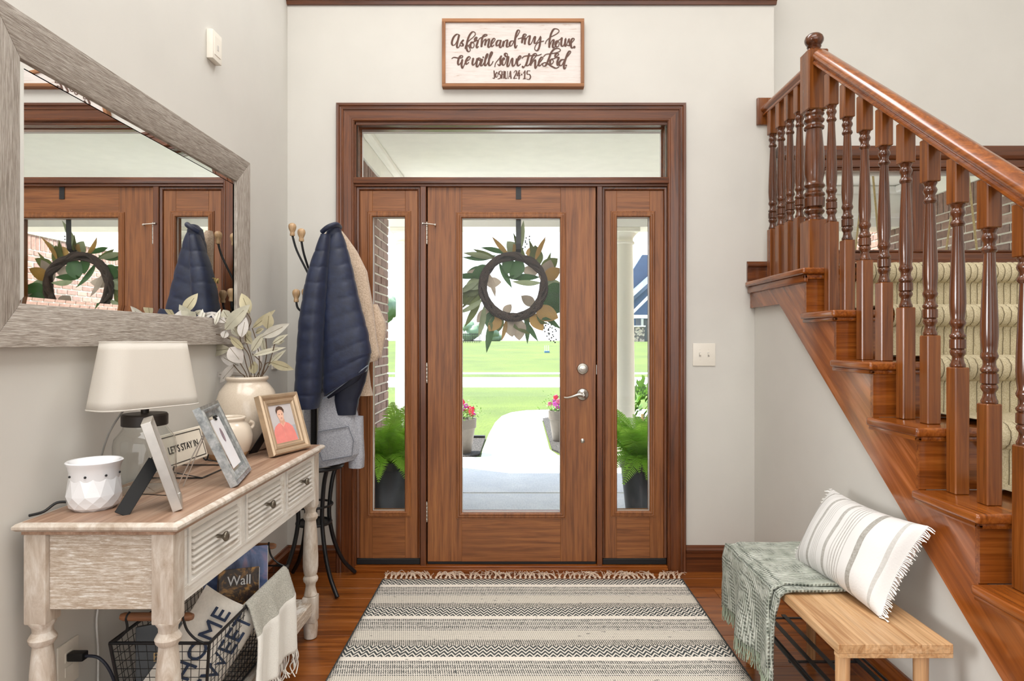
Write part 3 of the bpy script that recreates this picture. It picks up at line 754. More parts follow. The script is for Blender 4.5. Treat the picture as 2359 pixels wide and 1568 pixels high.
def leafy(name, label, c, rad, n, size, mat, seed, sz=1.0):
    r = random.Random(seed); mb = MB()
    t = thing(name, label, 'shrub', (c[0], c[1], c[2]-rad*sz))
    for i in range(n):
        d = V((r.gauss(0,1), r.gauss(0,1), r.gauss(0,1))).normalized(); p = V(c)+V((d.x*rad, d.y*rad, d.z*rad*sz))*r.uniform(.55,1)
        e = (d+V((r.uniform(-.6,.6),)*3)).normalized(); s = e.orthogonal().normalized(); l = size*r.uniform(.6,1.2)
        mb.add([p, p+e*l*.5+s*l*.33, p+e*l, p+e*l*.5-s*l*.33], [(0,1,2,3)])
    o = mb.part('foliage', mat, t); o['kind'] = 'stuff'
    MB().tube([(c[0], c[1], c[2]-rad*sz-.3), (c[0], c[1], c[2])], .02, 6).part('stem', M['rope'], t)
leafy('leafy_shrub', 'broad-leaved green shrub behind the right porch column', (1.62, 8.1, .30), .42, 900, .12, M['bush'], 4)
leafy('leafy_shrub', 'green shrub growing in the bed below the long brick wall', (3.2, 9.2, .15), .45, 500, .12, M['bush'], 5)

# far garden: fence, trees, utility stakes, neighbour house
t = thing('garden_fence', 'dark picket fence far across the lawn', 'fence', (-7, 56, gz(56)))
for i in range(46):
    x = -10.5+i*.16; MB().box(x, x+.05, 56, 56.04, gz(56)-.2, gz(56)+.85).part('picket', M['black'], t)
for z in (.15, .75): MB().box(-10.5, -3.1, 56.04, 56.07, gz(56)+z, gz(56)+z+.06).part('rail', M['black'], t)
def tree(c, h, rad, label, seed):
    r = random.Random(seed); t = thing('tree', label, 'tree', c)
    MB().tube([c, (c[0]+.1, c[1], c[2]+h*.6)], [.18, .1], 8).part('trunk', flat('bark', S(96,82,70), .9), t)
    mb = MB()
    for i in range(9):
        p = (c[0]+r.uniform(-1,1)*rad*.6, c[1]+r.uniform(-1,1)*rad*.5, c[2]+h*.35+r.uniform(0,.55)*h); q0 = rad*r.uniform(.45,.7)
        s = MB().sphere(p, q0, 14, 9)
        mb.add([V(v)+(V(v)-V(p)).normalized()*q0*.35*noise.noise(V(v)*2.2) for v in s.v], s.f)
    mb.part('crown', M['tree'], t, smooth=True, angle=180)
tx = [(-5.2, 74, 1.9, 1.1, 'slim pale green tree behind the picket fence, left of the wreath'), (-2.6, 78, 1.2, .9, 'low rounded tree behind the fence nearest the wreath'), (-8.6, 72, 1.4, 1.1, 'low rounded tree at the left end of the fence'), (-14.6, 66, 4.6, 2.0, 'taller green tree seen through the left sidelight'), (-17.5, 70, 4.0, 2.2, 'broad tree at the far left beside the brick wall')]
for i, (x, y, h, rr, lb) in enumerate(tx): tree((x, y, gz(y)), h, rr, lb, 20+i)
t = thing('utility_box', 'small blue utility box with white marker stakes on the lawn', 'utility box', (2.0, 41.5, gz(41.5)))
MB().box(1.83, 2.17, 41.3, 41.7, gz(41.5)-.1, gz(41.5)+.14).part('box_body', flat('utility_blue', S(70,110,140), .6), t, bevel=.02)
for k in range(3): MB().box(1.85+.12*k, 1.88+.12*k, 41.4, 41.43, gz(41.5), gz(41.5)+.5).part('stake', M['white'], t)
hy = 62.0; hz = gz(hy)
ht = thing('neighbour_house', 'blue-grey gabled house with white trim across the lawn', 'house', (14.5, hy, hz))
q = N('lap_siding'); w = q.n('ShaderNodeTexWave', wave_type='BANDS', bands_direction='Z'); w.inputs['Scale'].default_value = 2.6; w.inputs['Distortion'].default_value = 0
q.l(q.coords(), w.inputs[0]); q.set(Base_Color=q.ramp(w.outputs['Fac'], [(.1, S(56,78,112)), (.3, S(76,100,134))]), Roughness=.7)
def hp(px, py): p = at(px, py, hy); return p
def hpoly(pts, nm, mt, y0, y1): MB().prism(pts, lambda a, b, d: (a, d, b), y0, y1).part(nm, mt, ht)
hpoly([(11.3,hz),(20,hz),(20,6.2),(17,9.6),(11.3,5.0)], 'siding_wall', q.m, hy+2, hy+9)
rf = flat('shingle_roof', S(84,98,120), .9, var=.1, scale=3)
hpoly([(10.6,4.6),(17,10.4),(24,4.6),(24,4.2),(17,9.9),(10.6,4.2)], 'roof', rf, hy+1.2, hy+10)
hpoly([(11.0,5.6),(14.4,11.0),(22,11.0),(22,5.6)], 'main_roof', rf, hy+10.05, hy+11)
hpoly([(10.5,4.75),(10.5,4.35),(12.6,6.6),(12.6,7.0)], 'gable_trim', M['white'], hy+.9, hy+1.2)
hpoly([(11.0,3.6),(11.0,3.25),(14.2,6.4),(14.2,6.8)], 'gable_trim', M['white'], hy+.6, hy+.9)
hpoly([(14.2,6.4),(16.9,3.6),(16.9,3.95),(14.2,6.8)], 'gable_trim', M['white'], hy+.6, hy+.9)
hpoly([(10.8,3.4),(17,3.4),(17,3.75),(10.8,3.75)], 'porch_header', M['white'], hy+.4, hy+.8)
hpoly([(12.9,hz),(15.5,hz),(15.5,3.4),(12.9,3.4)], 'window', flat('dark_window', S(50,64,64), .2), hy+1.8, hy+2)
hpoly([(12.6,hz),(12.85,hz),(12.85,3.4),(12.6,3.4)], 'window_frame', M['white'], hy+1.7, hy+2)
q = N('fieldstone'); vo = q.n('ShaderNodeTexVoronoi'); vo.inputs['Scale'].default_value = 4.5; q.l(q.coords(), vo.inputs['Vector'])
q.set(Base_Color=q.ramp(vo.outputs['Distance'], [(.1, S(150,130,112)), (.45, S(190,178,160)), (.6, S(90,84,80))]), Roughness=.9)
hpoly([(11.6,hz-.2),(12.6,hz-.2),(12.6,2.55),(11.6,2.55)], 'stone_pier', q.m, hy, hy+.9)
hpoly([(11.5,2.55),(12.7,2.55),(12.7,2.68),(11.5,2.68)], 'pier_cap', M['white'], hy-.1, hy+1)
hpoly([(11.85,2.68),(12.3,2.68),(12.3,3.4),(11.85,3.4)], 'porch_post', flat('dark_post', S(60,66,74), .6), hy+.2, hy+.6)

# ================================================================== wreath on the outside of the door
wc = V((X(1182), dy+.085, Z(657)))
wt = thing('door_wreath', 'round twig wreath with green and mustard leaves on the door glass', 'wreath', (wc.x, wc.y, wc.z-.19))
twig = flat('vine_twig', S(58,44,36), .85, var=.3, scale=60)
for k in range(12):
    ph = 2*pi*k/12; tw = random.choice([3,4,5,-4,-3]); pts = []
    for i in range(73):
        a = 2*pi*i/72; r = .170+.017*math.cos(tw*a+ph)+.004*noise.noise(V((math.cos(a)*3, math.sin(a)*3, k)))
        pts.append(wc+V((r*math.cos(a), .018*math.sin(tw*a+ph), r*math.sin(a))))
    MB().tube(pts, .0085, 6, cap=False).part('twig', twig, wt, smooth=True)
wl = [leafmat('wreath_green', S(58,96,46), .35), leafmat('wreath_olive', S(98,108,52), .35), leafmat('wreath_mustard', S(170,132,66), .35), leafmat('wreath_pale', S(150,160,124), .35), leafmat('wreath_taupe', S(176,160,144), .35)]
lm_long = [leaf_mesh('leaf', .16, .03, m_, .7, .15) for m_ in wl]
lm_wide = [leaf_mesh('leaf', .125, .085, m_, .4, .1, point=.8) for m_ in wl]
rr = random.Random(5)
def wleaf(ang, r0, out, kind, ci, sc=1.0, tilt=0):
    a = math.radians(ang); rad = V((math.cos(a), 0, math.sin(a))); tan = V((-math.sin(a), 0, math.cos(a)))
    p = wc+rad*r0+V((0, rr.uniform(.0, .03), 0)); o = math.radians(out)
    d = rad*math.cos(o)+tan*math.sin(o)+V((0, tilt, 0))
    inst('leaf', (lm_long if kind == 'l' else lm_wide)[ci], wt, orient(p, d, V((rr.uniform(-.4,.4), 1, rr.uniform(-.4,.4)))) @ Matrix.Scale(sc, 4))
for spec in [(82,.18,-5,'l',3,1.0),(100,.19,62,'l',0,.8),(125,.19,40,'l',3,.9),(118,.2,75,'l',0,1.0),(140,.16,60,'w',0,1.0),(150,.17,35,'w',0,.95),(160,.18,20,'l',0,.9),(168,.19,50,'l',3,.9),
  (176,.18,30,'w',1,1.05),(190,.18,15,'w',1,1.15),(172,.2,75,'l',1,.95),(200,.19,40,'l',1,1.0),(212,.19,55,'l',3,1.0),(222,.18,10,'w',4,.9),(228,.18,40,'w',0,1.0),(236,.19,20,'l',0,1.15),
  (246,.18,-10,'w',2,.9),(258,.18,5,'l',2,.7),(262,.18,20,'w',4,.9),(278,.18,0,'w',4,1.05),(288,.19,15,'l',0,.8),(296,.19,-30,'l',0,.8),(306,.18,-10,'w',2,1.0),(318,.19,0,'l',0,.9),
  (330,.18,10,'w',0,1.1),(342,.18,0,'w',0,1.15),(352,.18,15,'w',0,1.05),(4,.18,-10,'w',3,.9),(14,.18,20,'w',2,.9),(28,.18,15,'w',1,1.0),(40,.18,60,'w',1,1.0),(50,.19,20,'l',2,.75),(60,.19,-20,'l',3,.7),
  (75,.16,175,'w',0,1.1),(95,.17,160,'w',0,.9),(120,.16,175,'l',0,.9),(150,.16,140,'l',4,.8),(170,.16,185,'w',4,.8),(20,.16,160,'l',0,1.05),(30,.16,140,'w',4,.8),(8,.16,175,'l',3,.9),(318,.16,180,'w',4,.8),(250,.16,160,'w',4,.6),(70,.2,-60,'w',2,.8),(100,.2,-70,'w',2,.6)]:
    wleaf(*spec[:5], spec[5]*(.95 if spec[3] == 'w' else 1.25))
for i in range(18):
    kd = 'l' if i % 4 else 'w'
    wleaf(i*360/18+rr.uniform(-6,6), .175, rr.uniform(15,75), kd, rr.choice([0,0,1,3,1,4,2]), rr.uniform(.8,1.15))
berry = flat('dark_berry', S(40,42,40), .5)
for bx, bz, n in ((.055,.215,9), (.16,-.19,14), (.185,-.20,14), (.2,-.17,10)):
    mb = MB(); p = wc+V((bx, .02, bz)); dirz = -1 if bz < 0 else 1
    for i in range(n):
        qv = p+V((.012*math.sin(i*2.4)+.004*i, 0, dirz*.0085*i)); mb.sphere(qv, .0045, 8, 5)
    mb.part('berry_spray', berry, wt, smooth=True)
# over-door hanger
t = thing('wreath_hanger', 'flat black over-door hook that carries the wreath', 'hook', (X(1194), dy-.004, Z(459)))
hx0, hx1 = X(1188.5), X(1200.5)
pth = [(dy-.0035, Z(459)), (dy-.0035, Z(430.6)), (dy+.0485, Z(430.6)), (dy+.0485, wc.z+.235), (dy+.055, wc.z+.205), (dy+.075, wc.z+.19), (dy+.1, wc.z+.205), (dy+.108, wc.z+.235)]
mb = MB()
mb.grid(lambda u, v: ((hx0+(hx1-hx0)*u), pth[int(round(v*(len(pth)-1)))][0], pth[int(round(v*(len(pth)-1)))][1]), 1, len(pth)-1)
mb.part('hanger_strap', M['blackp'], t, solid=.0022)
# ================================================================== left wall: mirror, plates
q = N('grey_washed_frame')
sc = q.coords((120,14,330), False); a = q.noise(sc, 1, 5, .65, .8); b2 = q.noise(q.coords((300,30,700), False), 1, 3, .6)
q.set(Base_Color=q.mix(.5, q.ramp(a, [(.3, S(132,120,108)), (.5, S(176,166,155)), (.7, S(212,206,198))]), q.ramp(b2, [(.35, S(150,140,130)), (.6, (1,1,1,1))]), 'MULTIPLY'), Roughness=.7); q.bump(b2, .6, .002)
M['frame_h'] = q.m
q = N('grey_washed_frame_upright')
sc = q.coords((120,330,14), False); a = q.noise(sc, 1, 5, .65, .8); b2 = q.noise(q.coords((300,700,30), False), 1, 3, .6)
q.set(Base_Color=q.mix(.5, q.ramp(a, [(.3, S(132,120,108)), (.5, S(176,166,155)), (.7, S(212,206,198))]), q.ramp(b2, [(.35, S(150,140,130)), (.6, (1,1,1,1))]), 'MULTIPLY'), Roughness=.7); q.bump(b2, .6, .002)
M['frame_v'] = q.m
my0, my1, mz0, mz1, fw, ft = 1.44, 2.857, 1.232, 2.052, .108, .032
t = thing('wall_mirror', 'large horizontal mirror in a grey washed wood frame', 'mirror', (XL, (my0+my1)/2, mz0))
def rail4(pts, nm, mt):   # mitred rail with a sloping face
    mb = MB(); vs = []
    for (y, z), inner in pts:
        vs += [(XL+.002, y, z), (XL+(ft*.62 if inner else ft), y, z)]
    mb.add(vs, [(0,2,4,6),(1,7,5,3),(0,1,3,2),(2,3,5,4),(4,5,7,6),(6,7,1,0)]); mb.part(nm, mt, t, bevel=.003, seg=2)
i0, i1, j0, j1 = my0+fw, my1-fw, mz0+fw, mz1-fw
rail4([((my0,mz0),0),((my1,mz0),0),((i1,j0),1),((i0,j0),1)], 'frame_rail', M['frame_h'])
rail4([((my0,mz1),0),((my1,mz1),0),((i1,j1),1),((i0,j1),1)], 'frame_rail', M['frame_h'])
rail4([((my0,mz0),0),((my0,mz1),0),((i0,j1),1),((i0,j0),1)], 'frame_stile', M['frame_v'])
rail4([((my1,mz0),0),((my1,mz1),0),((i1,j1),1),((i1,j0),1)], 'frame_stile', M['frame_v'])
MB().add([(XL+.010, i0-.005, j0-.005), (XL+.010, i1+.005, j0-.005), (XL+.010, i1+.005, j1+.005), (XL+.010, i0-.005, j1+.005)], [(0,1,2,3)]).part('mirror_glass', M['mirror'], t, solid=.003)
bv = .018
mb = MB(); e0, e1 = XL+.0118, XL+.0142
ring = [((i0-.004,j0-.004),(i0+bv,j0+bv)), ((i1+.004,j0-.004),(i1-bv,j0+bv)), ((i1+.004,j1+.004),(i1-bv,j1-bv)), ((i0-.004,j1+.004),(i0+bv,j1-bv))]
for k in range(4):
    (a0, b0), (a1, b1) = ring[k], ring[(k+1) % 4]
    mb.add([(e0,)+a0, (e0,)+a1, (e1,)+b1, (e1,)+b0], [(0,1,2,3)])
mb.part('bevelled_edge', M['mirror'], t)

def wall_plate(name, label, o, eu, en, w, h, th, kind):
    o, eu, en, ez = V(o), V(eu), V(en), V((0,0,1))
    t = thing(name, label, 'switch' if kind != 'outlet' else 'outlet', o-ez*h/2)
    MB().obox(o+en*th/2, eu, ez, en, w/2, h/2, th/2).part('plate', M['plastic'], t, bevel=min(.004, th*.4), seg=2)
    return t, o, eu, en
t, o, eu, en = wall_plate('door_chime', 'small ivory chime plate high on the mirror wall', (XL, 2.555, 2.437), (0,1,0), (1,0,0), .08, .117, .026, 'x')
MB().obox(o+en*.0265, eu, (0,0,1), en, .026, .038, .0015).part('cover', M['plastic'], t, bevel=.001)
MB().obox(o+en*.0285+V((0,0,-.004)), eu, (0,0,1), en, .006, .010, .0008).part('emblem', M['seal'], t)
def toggle(t, o, eu, en, off):
    c = V(o)+V(eu)*off
    g = MB().obox(c+V(en)*.0055, eu, (0,0,1), en, .005, .012, .0012).part('switch_slot', M['seal'], t, bevel=.0006)
    MB().obox(c+V(en)*.010+V((0,0,.003)), eu, (0,.0,1), en, .0036, .006, .006).part('toggle', M['plastic'], g, bevel=.001)
    for s in (-1, 1): MB().lathe([(.003,0),(.003,.001),(.001,.0016)], tuple(c+V(en)*.0052+V((0,0,s*.028))), 10, 'Y' if abs(en[1]) > .5 else 'X').part('screw', M['plastic'], t)
t, o, eu, en = wall_plate('light_switch', 'double ivory light switch between the front door and stairs', (X(1621.5, W), W, Z(816.5, W)), (1,0,0), (0,-1,0), .122, .122, .006, 'x')
toggle(t, o, eu, en, -.023); toggle(t, o, eu, en, .023)
t, o, eu, en = wall_plate('light_switch', 'single ivory light switch behind the faux leaves', (XL, 3.22, 1.16), (0,1,0), (1,0,0), .073, .117, .006, 'x')
toggle(t, o, eu, en, 0)
t, o, eu, en = wall_plate('wall_outlet', 'ivory wall outlet low behind the console table', (XL, 1.735, .36), (0,1,0), (1,0,0), .08, .12, .006, 'outlet')
for s in (-1, 1):
    MB().obox(o+en*.0065+V((0,0,s*.02)), eu, (0,0,1), en, .016, .014, .0012).part('socket', M['plastic'], t, bevel=.002)
t = thing('power_plug', 'black plug with a dark cord in the low wall outlet', 'plug', (XL+.006, 1.735, .37))
MB().obox((XL+.03, 1.735, .38), (1,0,0), (0,1,0), (0,0,1), .022, .013, .011).part('plug_body', M['blackp'], t, bevel=.004, seg=2)
cp = crm([(XL+.05, 1.735, .38), (XL+.085, 1.74, .372), (XL+.11, 1.75, .33), (XL+.12, 1.77, .25), (XL+.1, 1.8, .175)], 6)
MB().tube(cp, .0042, 8).part('cord', flat('navy_cord', S(26,32,48), .5), t, smooth=True)

# ================================================================== sign over the door
sy = W-.042
t = thing('framed_sign', 'framed whitewashed sign with brown script lettering above the door', 'sign', ((X(1018,sy)+X(1346,sy))/2, W-.02, Z(199,sy)))
sx0, sx1, sz0, sz1 = X(1018,sy), X(1346,sy), Z(199,sy), Z(42,sy)
sf = wood('sign_pine_h', S(132,84,48), S(168,112,68), S(190,134,88), axis=0, rough=.6, bump=.1); sfv = wood('sign_pine_v', S(132,84,48), S(168,112,68), S(190,134,88), axis=2, rough=.6, bump=.1)
fb = .018
MB().box(sx0, sx1, sy, W-.001, sz1-fb, sz1).part('frame_rail', sf, t, bevel=.001)
MB().box(sx0, sx1, sy, W-.001, sz0, sz0+fb).part('frame_rail', sf, t, bevel=.001)
MB().box(sx0, sx0+fb, sy, W-.001, sz0+fb, sz1-fb).part('frame_stile', sfv, t, bevel=.001)
MB().box(sx1-fb, sx1, sy, W-.001, sz0+fb, sz1-fb).part('frame_stile', sfv, t, bevel=.001)
q = N('whitewashed_board'); a = q.noise(q.coords((4,4,40), False), 2.2, 6, .7, .4)
q.set(Base_Color=q.ramp(a, [(.30, S(188,156,134)), (.40, S(216,206,200)), (.6, S(226,219,214))]), Roughness=.8)
MB().box(sx0+fb, sx1-fb, W-.03, W-.002, sz0+fb, sz1-fb).part('board', q.m, t)
ink = flat('brown_paint', S(92,62,50), .7, var=.08)
L = [ # strokes read off the sign, in a 2359 x 1311 layout of the sign area
[(385,400),(345,385),(295,430),(268,510),(280,550),(310,545),(345,490),(372,410)], [(378,398),(352,510),(345,570),(360,590),(380,570),(400,515),(432,474),(436,482),(415,510),(436,540),(430,560),(402,560),(394,545)],
[(468,600),(475,560),(520,490),(590,430),(622,390),(612,355),(575,352),(530,410),(500,500),(490,590),(505,638),(530,648),(546,620),(530,580),(512,560)],
[(512,560),(545,535),(590,505),(562,510),(548,560),(565,590),(595,582),(606,540),(592,505),(625,488),(650,440),(635,432),(615,460),(622,490),(645,478),(662,490),(640,560),(650,590),(668,572)],
[(670,475),(700,440),(760,420),(800,402),(785,388),(755,400),(725,450),(715,575)], [(718,570),(745,490),(770,462),(780,480),(768,552)], [(770,545),(800,480),(825,458),(832,480),(815,560),(830,584),(860,550),(900,500),(922,465),(905,448),(875,480),(860,540),(875,572),(902,550)],
[(1002,478),(965,480),(940,520),(945,558),(970,550),(1000,500),(1008,478),(990,560),(1005,588),(1025,560),(1048,488),(1040,570)], [(1040,565),(1070,490),(1100,472),(1106,490),(1095,560),(1110,578),(1138,556)],
[(1202,488),(1165,490),(1140,525),(1145,562),(1175,550),(1212,480),(1262,400),(1292,340),(1275,322),(1250,350),(1225,450),(1220,560),(1235,592),(1252,556)],
[(1272,455),(1320,440),(1370,420),(1392,395),(1370,383),(1345,410),(1325,515)], [(1328,510),(1352,455),(1374,448),(1368,535)], [(1366,530),(1400,440),(1440,408),(1446,430),(1430,512),(1445,543),(1475,510),(1508,430),(1526,430),(1514,508),(1535,522),(1570,480),(1606,418)], [(1606,425),(1600,520),(1580,602),(1550,634),(1520,612),(1530,560),(1575,510),(1652,490)],
[(1680,524),(1700,480),(1760,430),(1850,380),(1887,340),(1862,308),(1810,308),(1770,370),(1745,470),(1738,584)], [(1740,575),(1775,490),(1800,468),(1806,490),(1790,562),(1805,592),(1830,562),(1872,488),(1842,498),(1832,550),(1850,578),(1880,562),(1887,510),(1868,488),(1905,462),(1928,440),(1918,540),(1945,566),(1975,505),(1988,448)], [(1986,455),(1976,540),(1992,562),(2032,456),(2036,492),(2052,530),(2036,557),(2010,550)], [(2045,552),(2090,500),(2117,460),(2096,448),(2070,480),(2066,560),(2085,594),(2108,574)], [(2113,568),(2120,578),(2112,592)],
[(270,752),(300,734),(360,744),(420,740),(432,714),(400,712),(370,760),(360,822),(375,848),(400,820),(428,765)], [(426,768),(415,850),(430,898),(450,860),(474,805),(512,780),(547,745),(530,722),(500,750),(478,800),(490,838),(522,812)],
[(592,748),(578,820),(590,852),(620,822),(652,752)], [(652,752),(640,850),(655,878),(685,832),(702,760),(682,744),(664,758),(690,776),(726,764),(704,840),(720,862),(747,828),(802,730),(816,690),(802,686),(780,740),(764,830),(775,860),(800,832),(866,710),(884,665),(867,656),(840,720),(824,820),(838,858),(866,840),(890,798)], [(738,728),(746,738)],
[(918,874),(930,820),(985,750),(1012,712),(1000,765),(1002,830),(980,858),(963,840)], [(1002,800),(1040,780),(1067,755),(1052,743),(1030,780),(1030,832),(1050,852),(1077,818),(1100,730),(1108,690),(1086,672),(1066,690),(1085,722),(1112,722),(1122,740),(1105,842),(1115,873),(1137,848),(1162,770),(1183,752),(1180,830),(1195,868),(1225,832),(1242,758)], [(1242,802),(1282,770),(1313,730),(1297,712),(1265,760),(1253,820),(1270,863),(1302,838)],
[(1328,747),(1370,715),(1450,708),(1560,706),(1617,688)], [(1437,678),(1410,780),(1392,850),(1420,858),(1452,818),(1502,760),(1548,700),(1532,678),(1495,700),(1465,780),(1455,854)], [(1333,868),(1350,892),(1372,860),(1404,780)], [(1460,850),(1500,790),(1527,778),(1525,872),(1536,898),(1562,850),(1612,790),(1643,745),(1622,732),(1590,780),(1578,840),(1595,863),(1633,828)],
[(1655,722),(1690,690),(1760,680),(1860,660),(1908,630),(1882,602),(1820,608),(1770,660),(1730,760),(1690,850),(1660,868),(1637,850),(1655,818),(1700,820),(1780,872),(1840,898),(1883,878)], [(1788,758),(1755,780),(1754,827),(1780,832),(1802,800),(1790,762),(1822,748),(1862,712),(1884,690),(1866,677),(1834,690),(1830,727),(1860,736),(1882,740),(1860,802),(1866,853),(1893,838)], [(1962,768),(1920,775),(1888,820),(1900,858),(1930,850),(1972,770),(2032,700),(2063,655),(2042,642),(2010,690),(1975,790),(1958,872),(1970,908),(1988,888)], [(1992,852),(1996,864)]]
J = [[(905,935),(912,1020),(905,1050),(885,1046)], [(950,958),(930,990),(935,1032),(955,1026),(963,985),(948,957)], [(1010,940),(985,950),(980,985),(1005,1002),(1000,1046),(964,1060)], [(1026,945),(1022,1052)], [(1056,940),(1052,1052)], [(1022,996),(1055,992)], [(1075,945),(1072,1036),(1090,1056),(1105,1036),(1110,945)], [(1120,1056),(1135,1000),(1150,940),(1157,1000),(1163,1056)], [(1130,1022),(1158,1019)],
[(1205,962),(1230,934),(1247,955),(1235,990),(1204,1050),(1224,1050),(1247,1048)], [(1290,930),(1272,970),(1254,1010),(1280,1008),(1302,1005)], [(1286,962),(1283,1062)], [(1322,985),(1322,1003)], [(1345,976),(1358,958),(1371,940),(1365,1060)], [(1345,1060),(1385,1056)], [(1447,938),(1410,940),(1405,985),(1440,992),(1456,1030),(1435,1066),(1400,1062)]]
def ribbon(strokes, w, n=5):
    mb = MB(); k = 1/6.553
    yy = W-.0312
    for si, s in enumerate(strokes):
        pts = [V((1000+p[0]*k, 20+p[1]*k)) for p in crm([(a, b, 0) for a, b in s], n)] if len(s) > 2 else [V((1000+a*k, 20+b*k)) for a, b in s]
        L2 = []; R2 = []
        for i, p in enumerate(pts):
            d = pts[min(i+1, len(pts)-1)]-pts[max(i-1, 0)]
            if d.length < 1e-6: d = V((1, 0))
            d.normalize(); nrm = V((-d.y, d.x)); ww = w*(.62+.75*max(0, d.y))
            L2.append(p+nrm*ww); R2.append(p-nrm*ww)
        L2[0] -= V((0,0)); n2 = len(pts)
        yo = yy-.00003*si; vs = [(X(p.x, yy), yo-4e-6*i, Z(p.y, yy)) for i, p in enumerate(L2)]+[(X(p.x, yy), yo-4e-6*i, Z(p.y, yy)) for i, p in enumerate(R2)]
        mb.add(vs, [(i, i+1, n2+i+1, n2+i) for i in range(n2-1)])
        for p, dq in ((pts[0], 4e-6), (pts[-1], -4e-6*(n2+1))):
            cv = [(X(p.x+w*.75*math.cos(a*pi/4), yy), yo+dq, Z(p.y+w*.75*math.sin(a*pi/4), yy)) for a in range(8)]
            mb.add(cv, [tuple(range(8))])
    return mb
ribbon(L, 1.75).part('script_lettering', ink, t)
ribbon(J, 1.15).part('verse_lettering', ink, t)

# ================================================================== console table
q = N('whitewash_oak'); a = q.noise(q.coords((16,16,230), True), 1, 6, .75, .8); b2 = q.noise(q.coords((60,12,220), True), 1, 3, .65)
q.set(Base_Color=q.mix(.55, q.ramp(a, [(.38, S(184,168,150)), (.5, S(200,187,171)), (.6, S(232,228,221))]), q.ramp(b2, [(.4, S(206,190,172)), (.6, (1,1,1,1))]), 'MULTIPLY'), Roughness=.6); q.bump(b2, .3, .001); M['wash'] = q.m
q = N('whitewash_leg'); a = q.noise(q.coords((30,30,9), True), 1, 5, .7, .6)
q.set(Base_Color=q.ramp(a, [(.32, S(172,154,136)), (.5, S(198,185,171)), (.7, S(222,215,206))]), Roughness=.55); M['leg'] = q.m
q = N('whitewash_white'); a = q.noise(q.coords((30,5,40), True), 1, 5, .7, .6)
q.set(Base_Color=q.ramp(a, [(.28, S(186,172,156)), (.42, S(216,210,201)), (.7, S(230,227,221))]), Roughness=.5); M['drawer'] = q.m
M['top'] = wood('table_top_oak', S(150,116,94), S(176,142,118), S(194,164,142), axis=1, rough=.42, bump=.08, contrast=1.2)
tx0, tx1, ty0, ty1, tz = -1.22, -.818, 1.5185, 2.69, .806
ct = thing('console_table', 'whitewashed console table with three louvred drawers and turned legs', 'table', ((tx0+tx1)/2, (ty0+ty1)/2, 0))
mb = MB(); ep = [(-.028,-.012),(-.028,-.030),(-.022,-.030),(-.018,-.024),(-.006,-.020),(0,-.014),(0,-.008),(-.006,-.002),(-.014,0)]
MB().box(tx0+.014, tx1-.014, ty0+.014, ty1-.014, tz-.03, tz).part('table_top', M['top'], ct)
MB().frame((0,0,tz), (1,0,0), (0,1,0), (0,0,1), tx0, tx1, ty0, ty1, ep).part('top_moulding', M['leg'], ct, smooth=True, angle=35)
lw = .055
fx = -.838
leg_prof = [(.020,0),(.026,.004),(.030,.05),(.028,.068),(.024,.072)]
mid_prof = [(.022,.176),(.027,.182),(.024,.195),(.020,.215),(.021,.23),(.029,.240),(.031,.25),(.028,.258),(.023,.264),(.027,.272),(.031,.30),(.031,.34),(.028,.42),(.025,.46),(.0225,.486),(.022,.494),(.029,.503),(.031,.512),(.027,.520),(.022,.528),(.023,.54),(.029,.55),(.029,.556)]
for x0 in (tx0+.015, fx-lw):
    for y0 in (ty0+.018, ty1-.018-lw):
        c = (x0+lw/2, y0+lw/2, 0)
        lg = MB().lathe(mid_prof, c, 24).part('leg', M['leg'], ct, smooth=True, angle=35)
        MB().lathe(leg_prof, c, 24).part('foot', M['leg'], lg, smooth=True, angle=35)
        MB().box(x0, x0+lw, y0, y0+lw, .07, .178).part('lower_block', M['leg'], lg, bevel=.005, seg=2)
        MB().box(x0, x0+lw, y0, y0+lw, .553, tz-.03).part('upper_block', M['leg'], lg, bevel=.005, seg=2)
za, zb2 = .587, tz-.03
ya, yb2 = ty0+.018, ty1-.018
for y0, y1 in ((ya+.012, ya+.03), (yb2-.03, yb2-.012)):
    MB().box(tx0+.015+lw, fx-lw, y0, y1, za, zb2).part('end_panel', M['wash'], ct, bevel=.002)
MB().box(tx0+.02, tx0+.036, ya+lw, yb2-lw, za, zb2).part('back_panel', M['wash'], ct)
MB().box(fx-.02, fx-.004, ya+lw, yb2-lw, za, .625).part('bottom_rail', M['drawer'], ct, bevel=.002)
MB().box(fx-.02, fx-.004, ya+lw, yb2-lw, .768, zb2).part('top_rail', M['drawer'], ct, bevel=.002)
dd = [(1.614,1.932), (1.957,2.278), (2.303,2.615)]
for (a0, b0) in ((ya+lw, 1.610), (1.936, 1.953), (2.282, 2.299), (2.619, yb2-lw)):
    MB().box(fx-.02, fx-.004, a0, b0, .625, .768).part('divider', M['drawer'], ct, bevel=.0015)
MB().box(tx0+.04, fx-.03, ya+.03, yb2-.03, za+.005, za+.02).part('drawer_floor', M['wash'], ct)
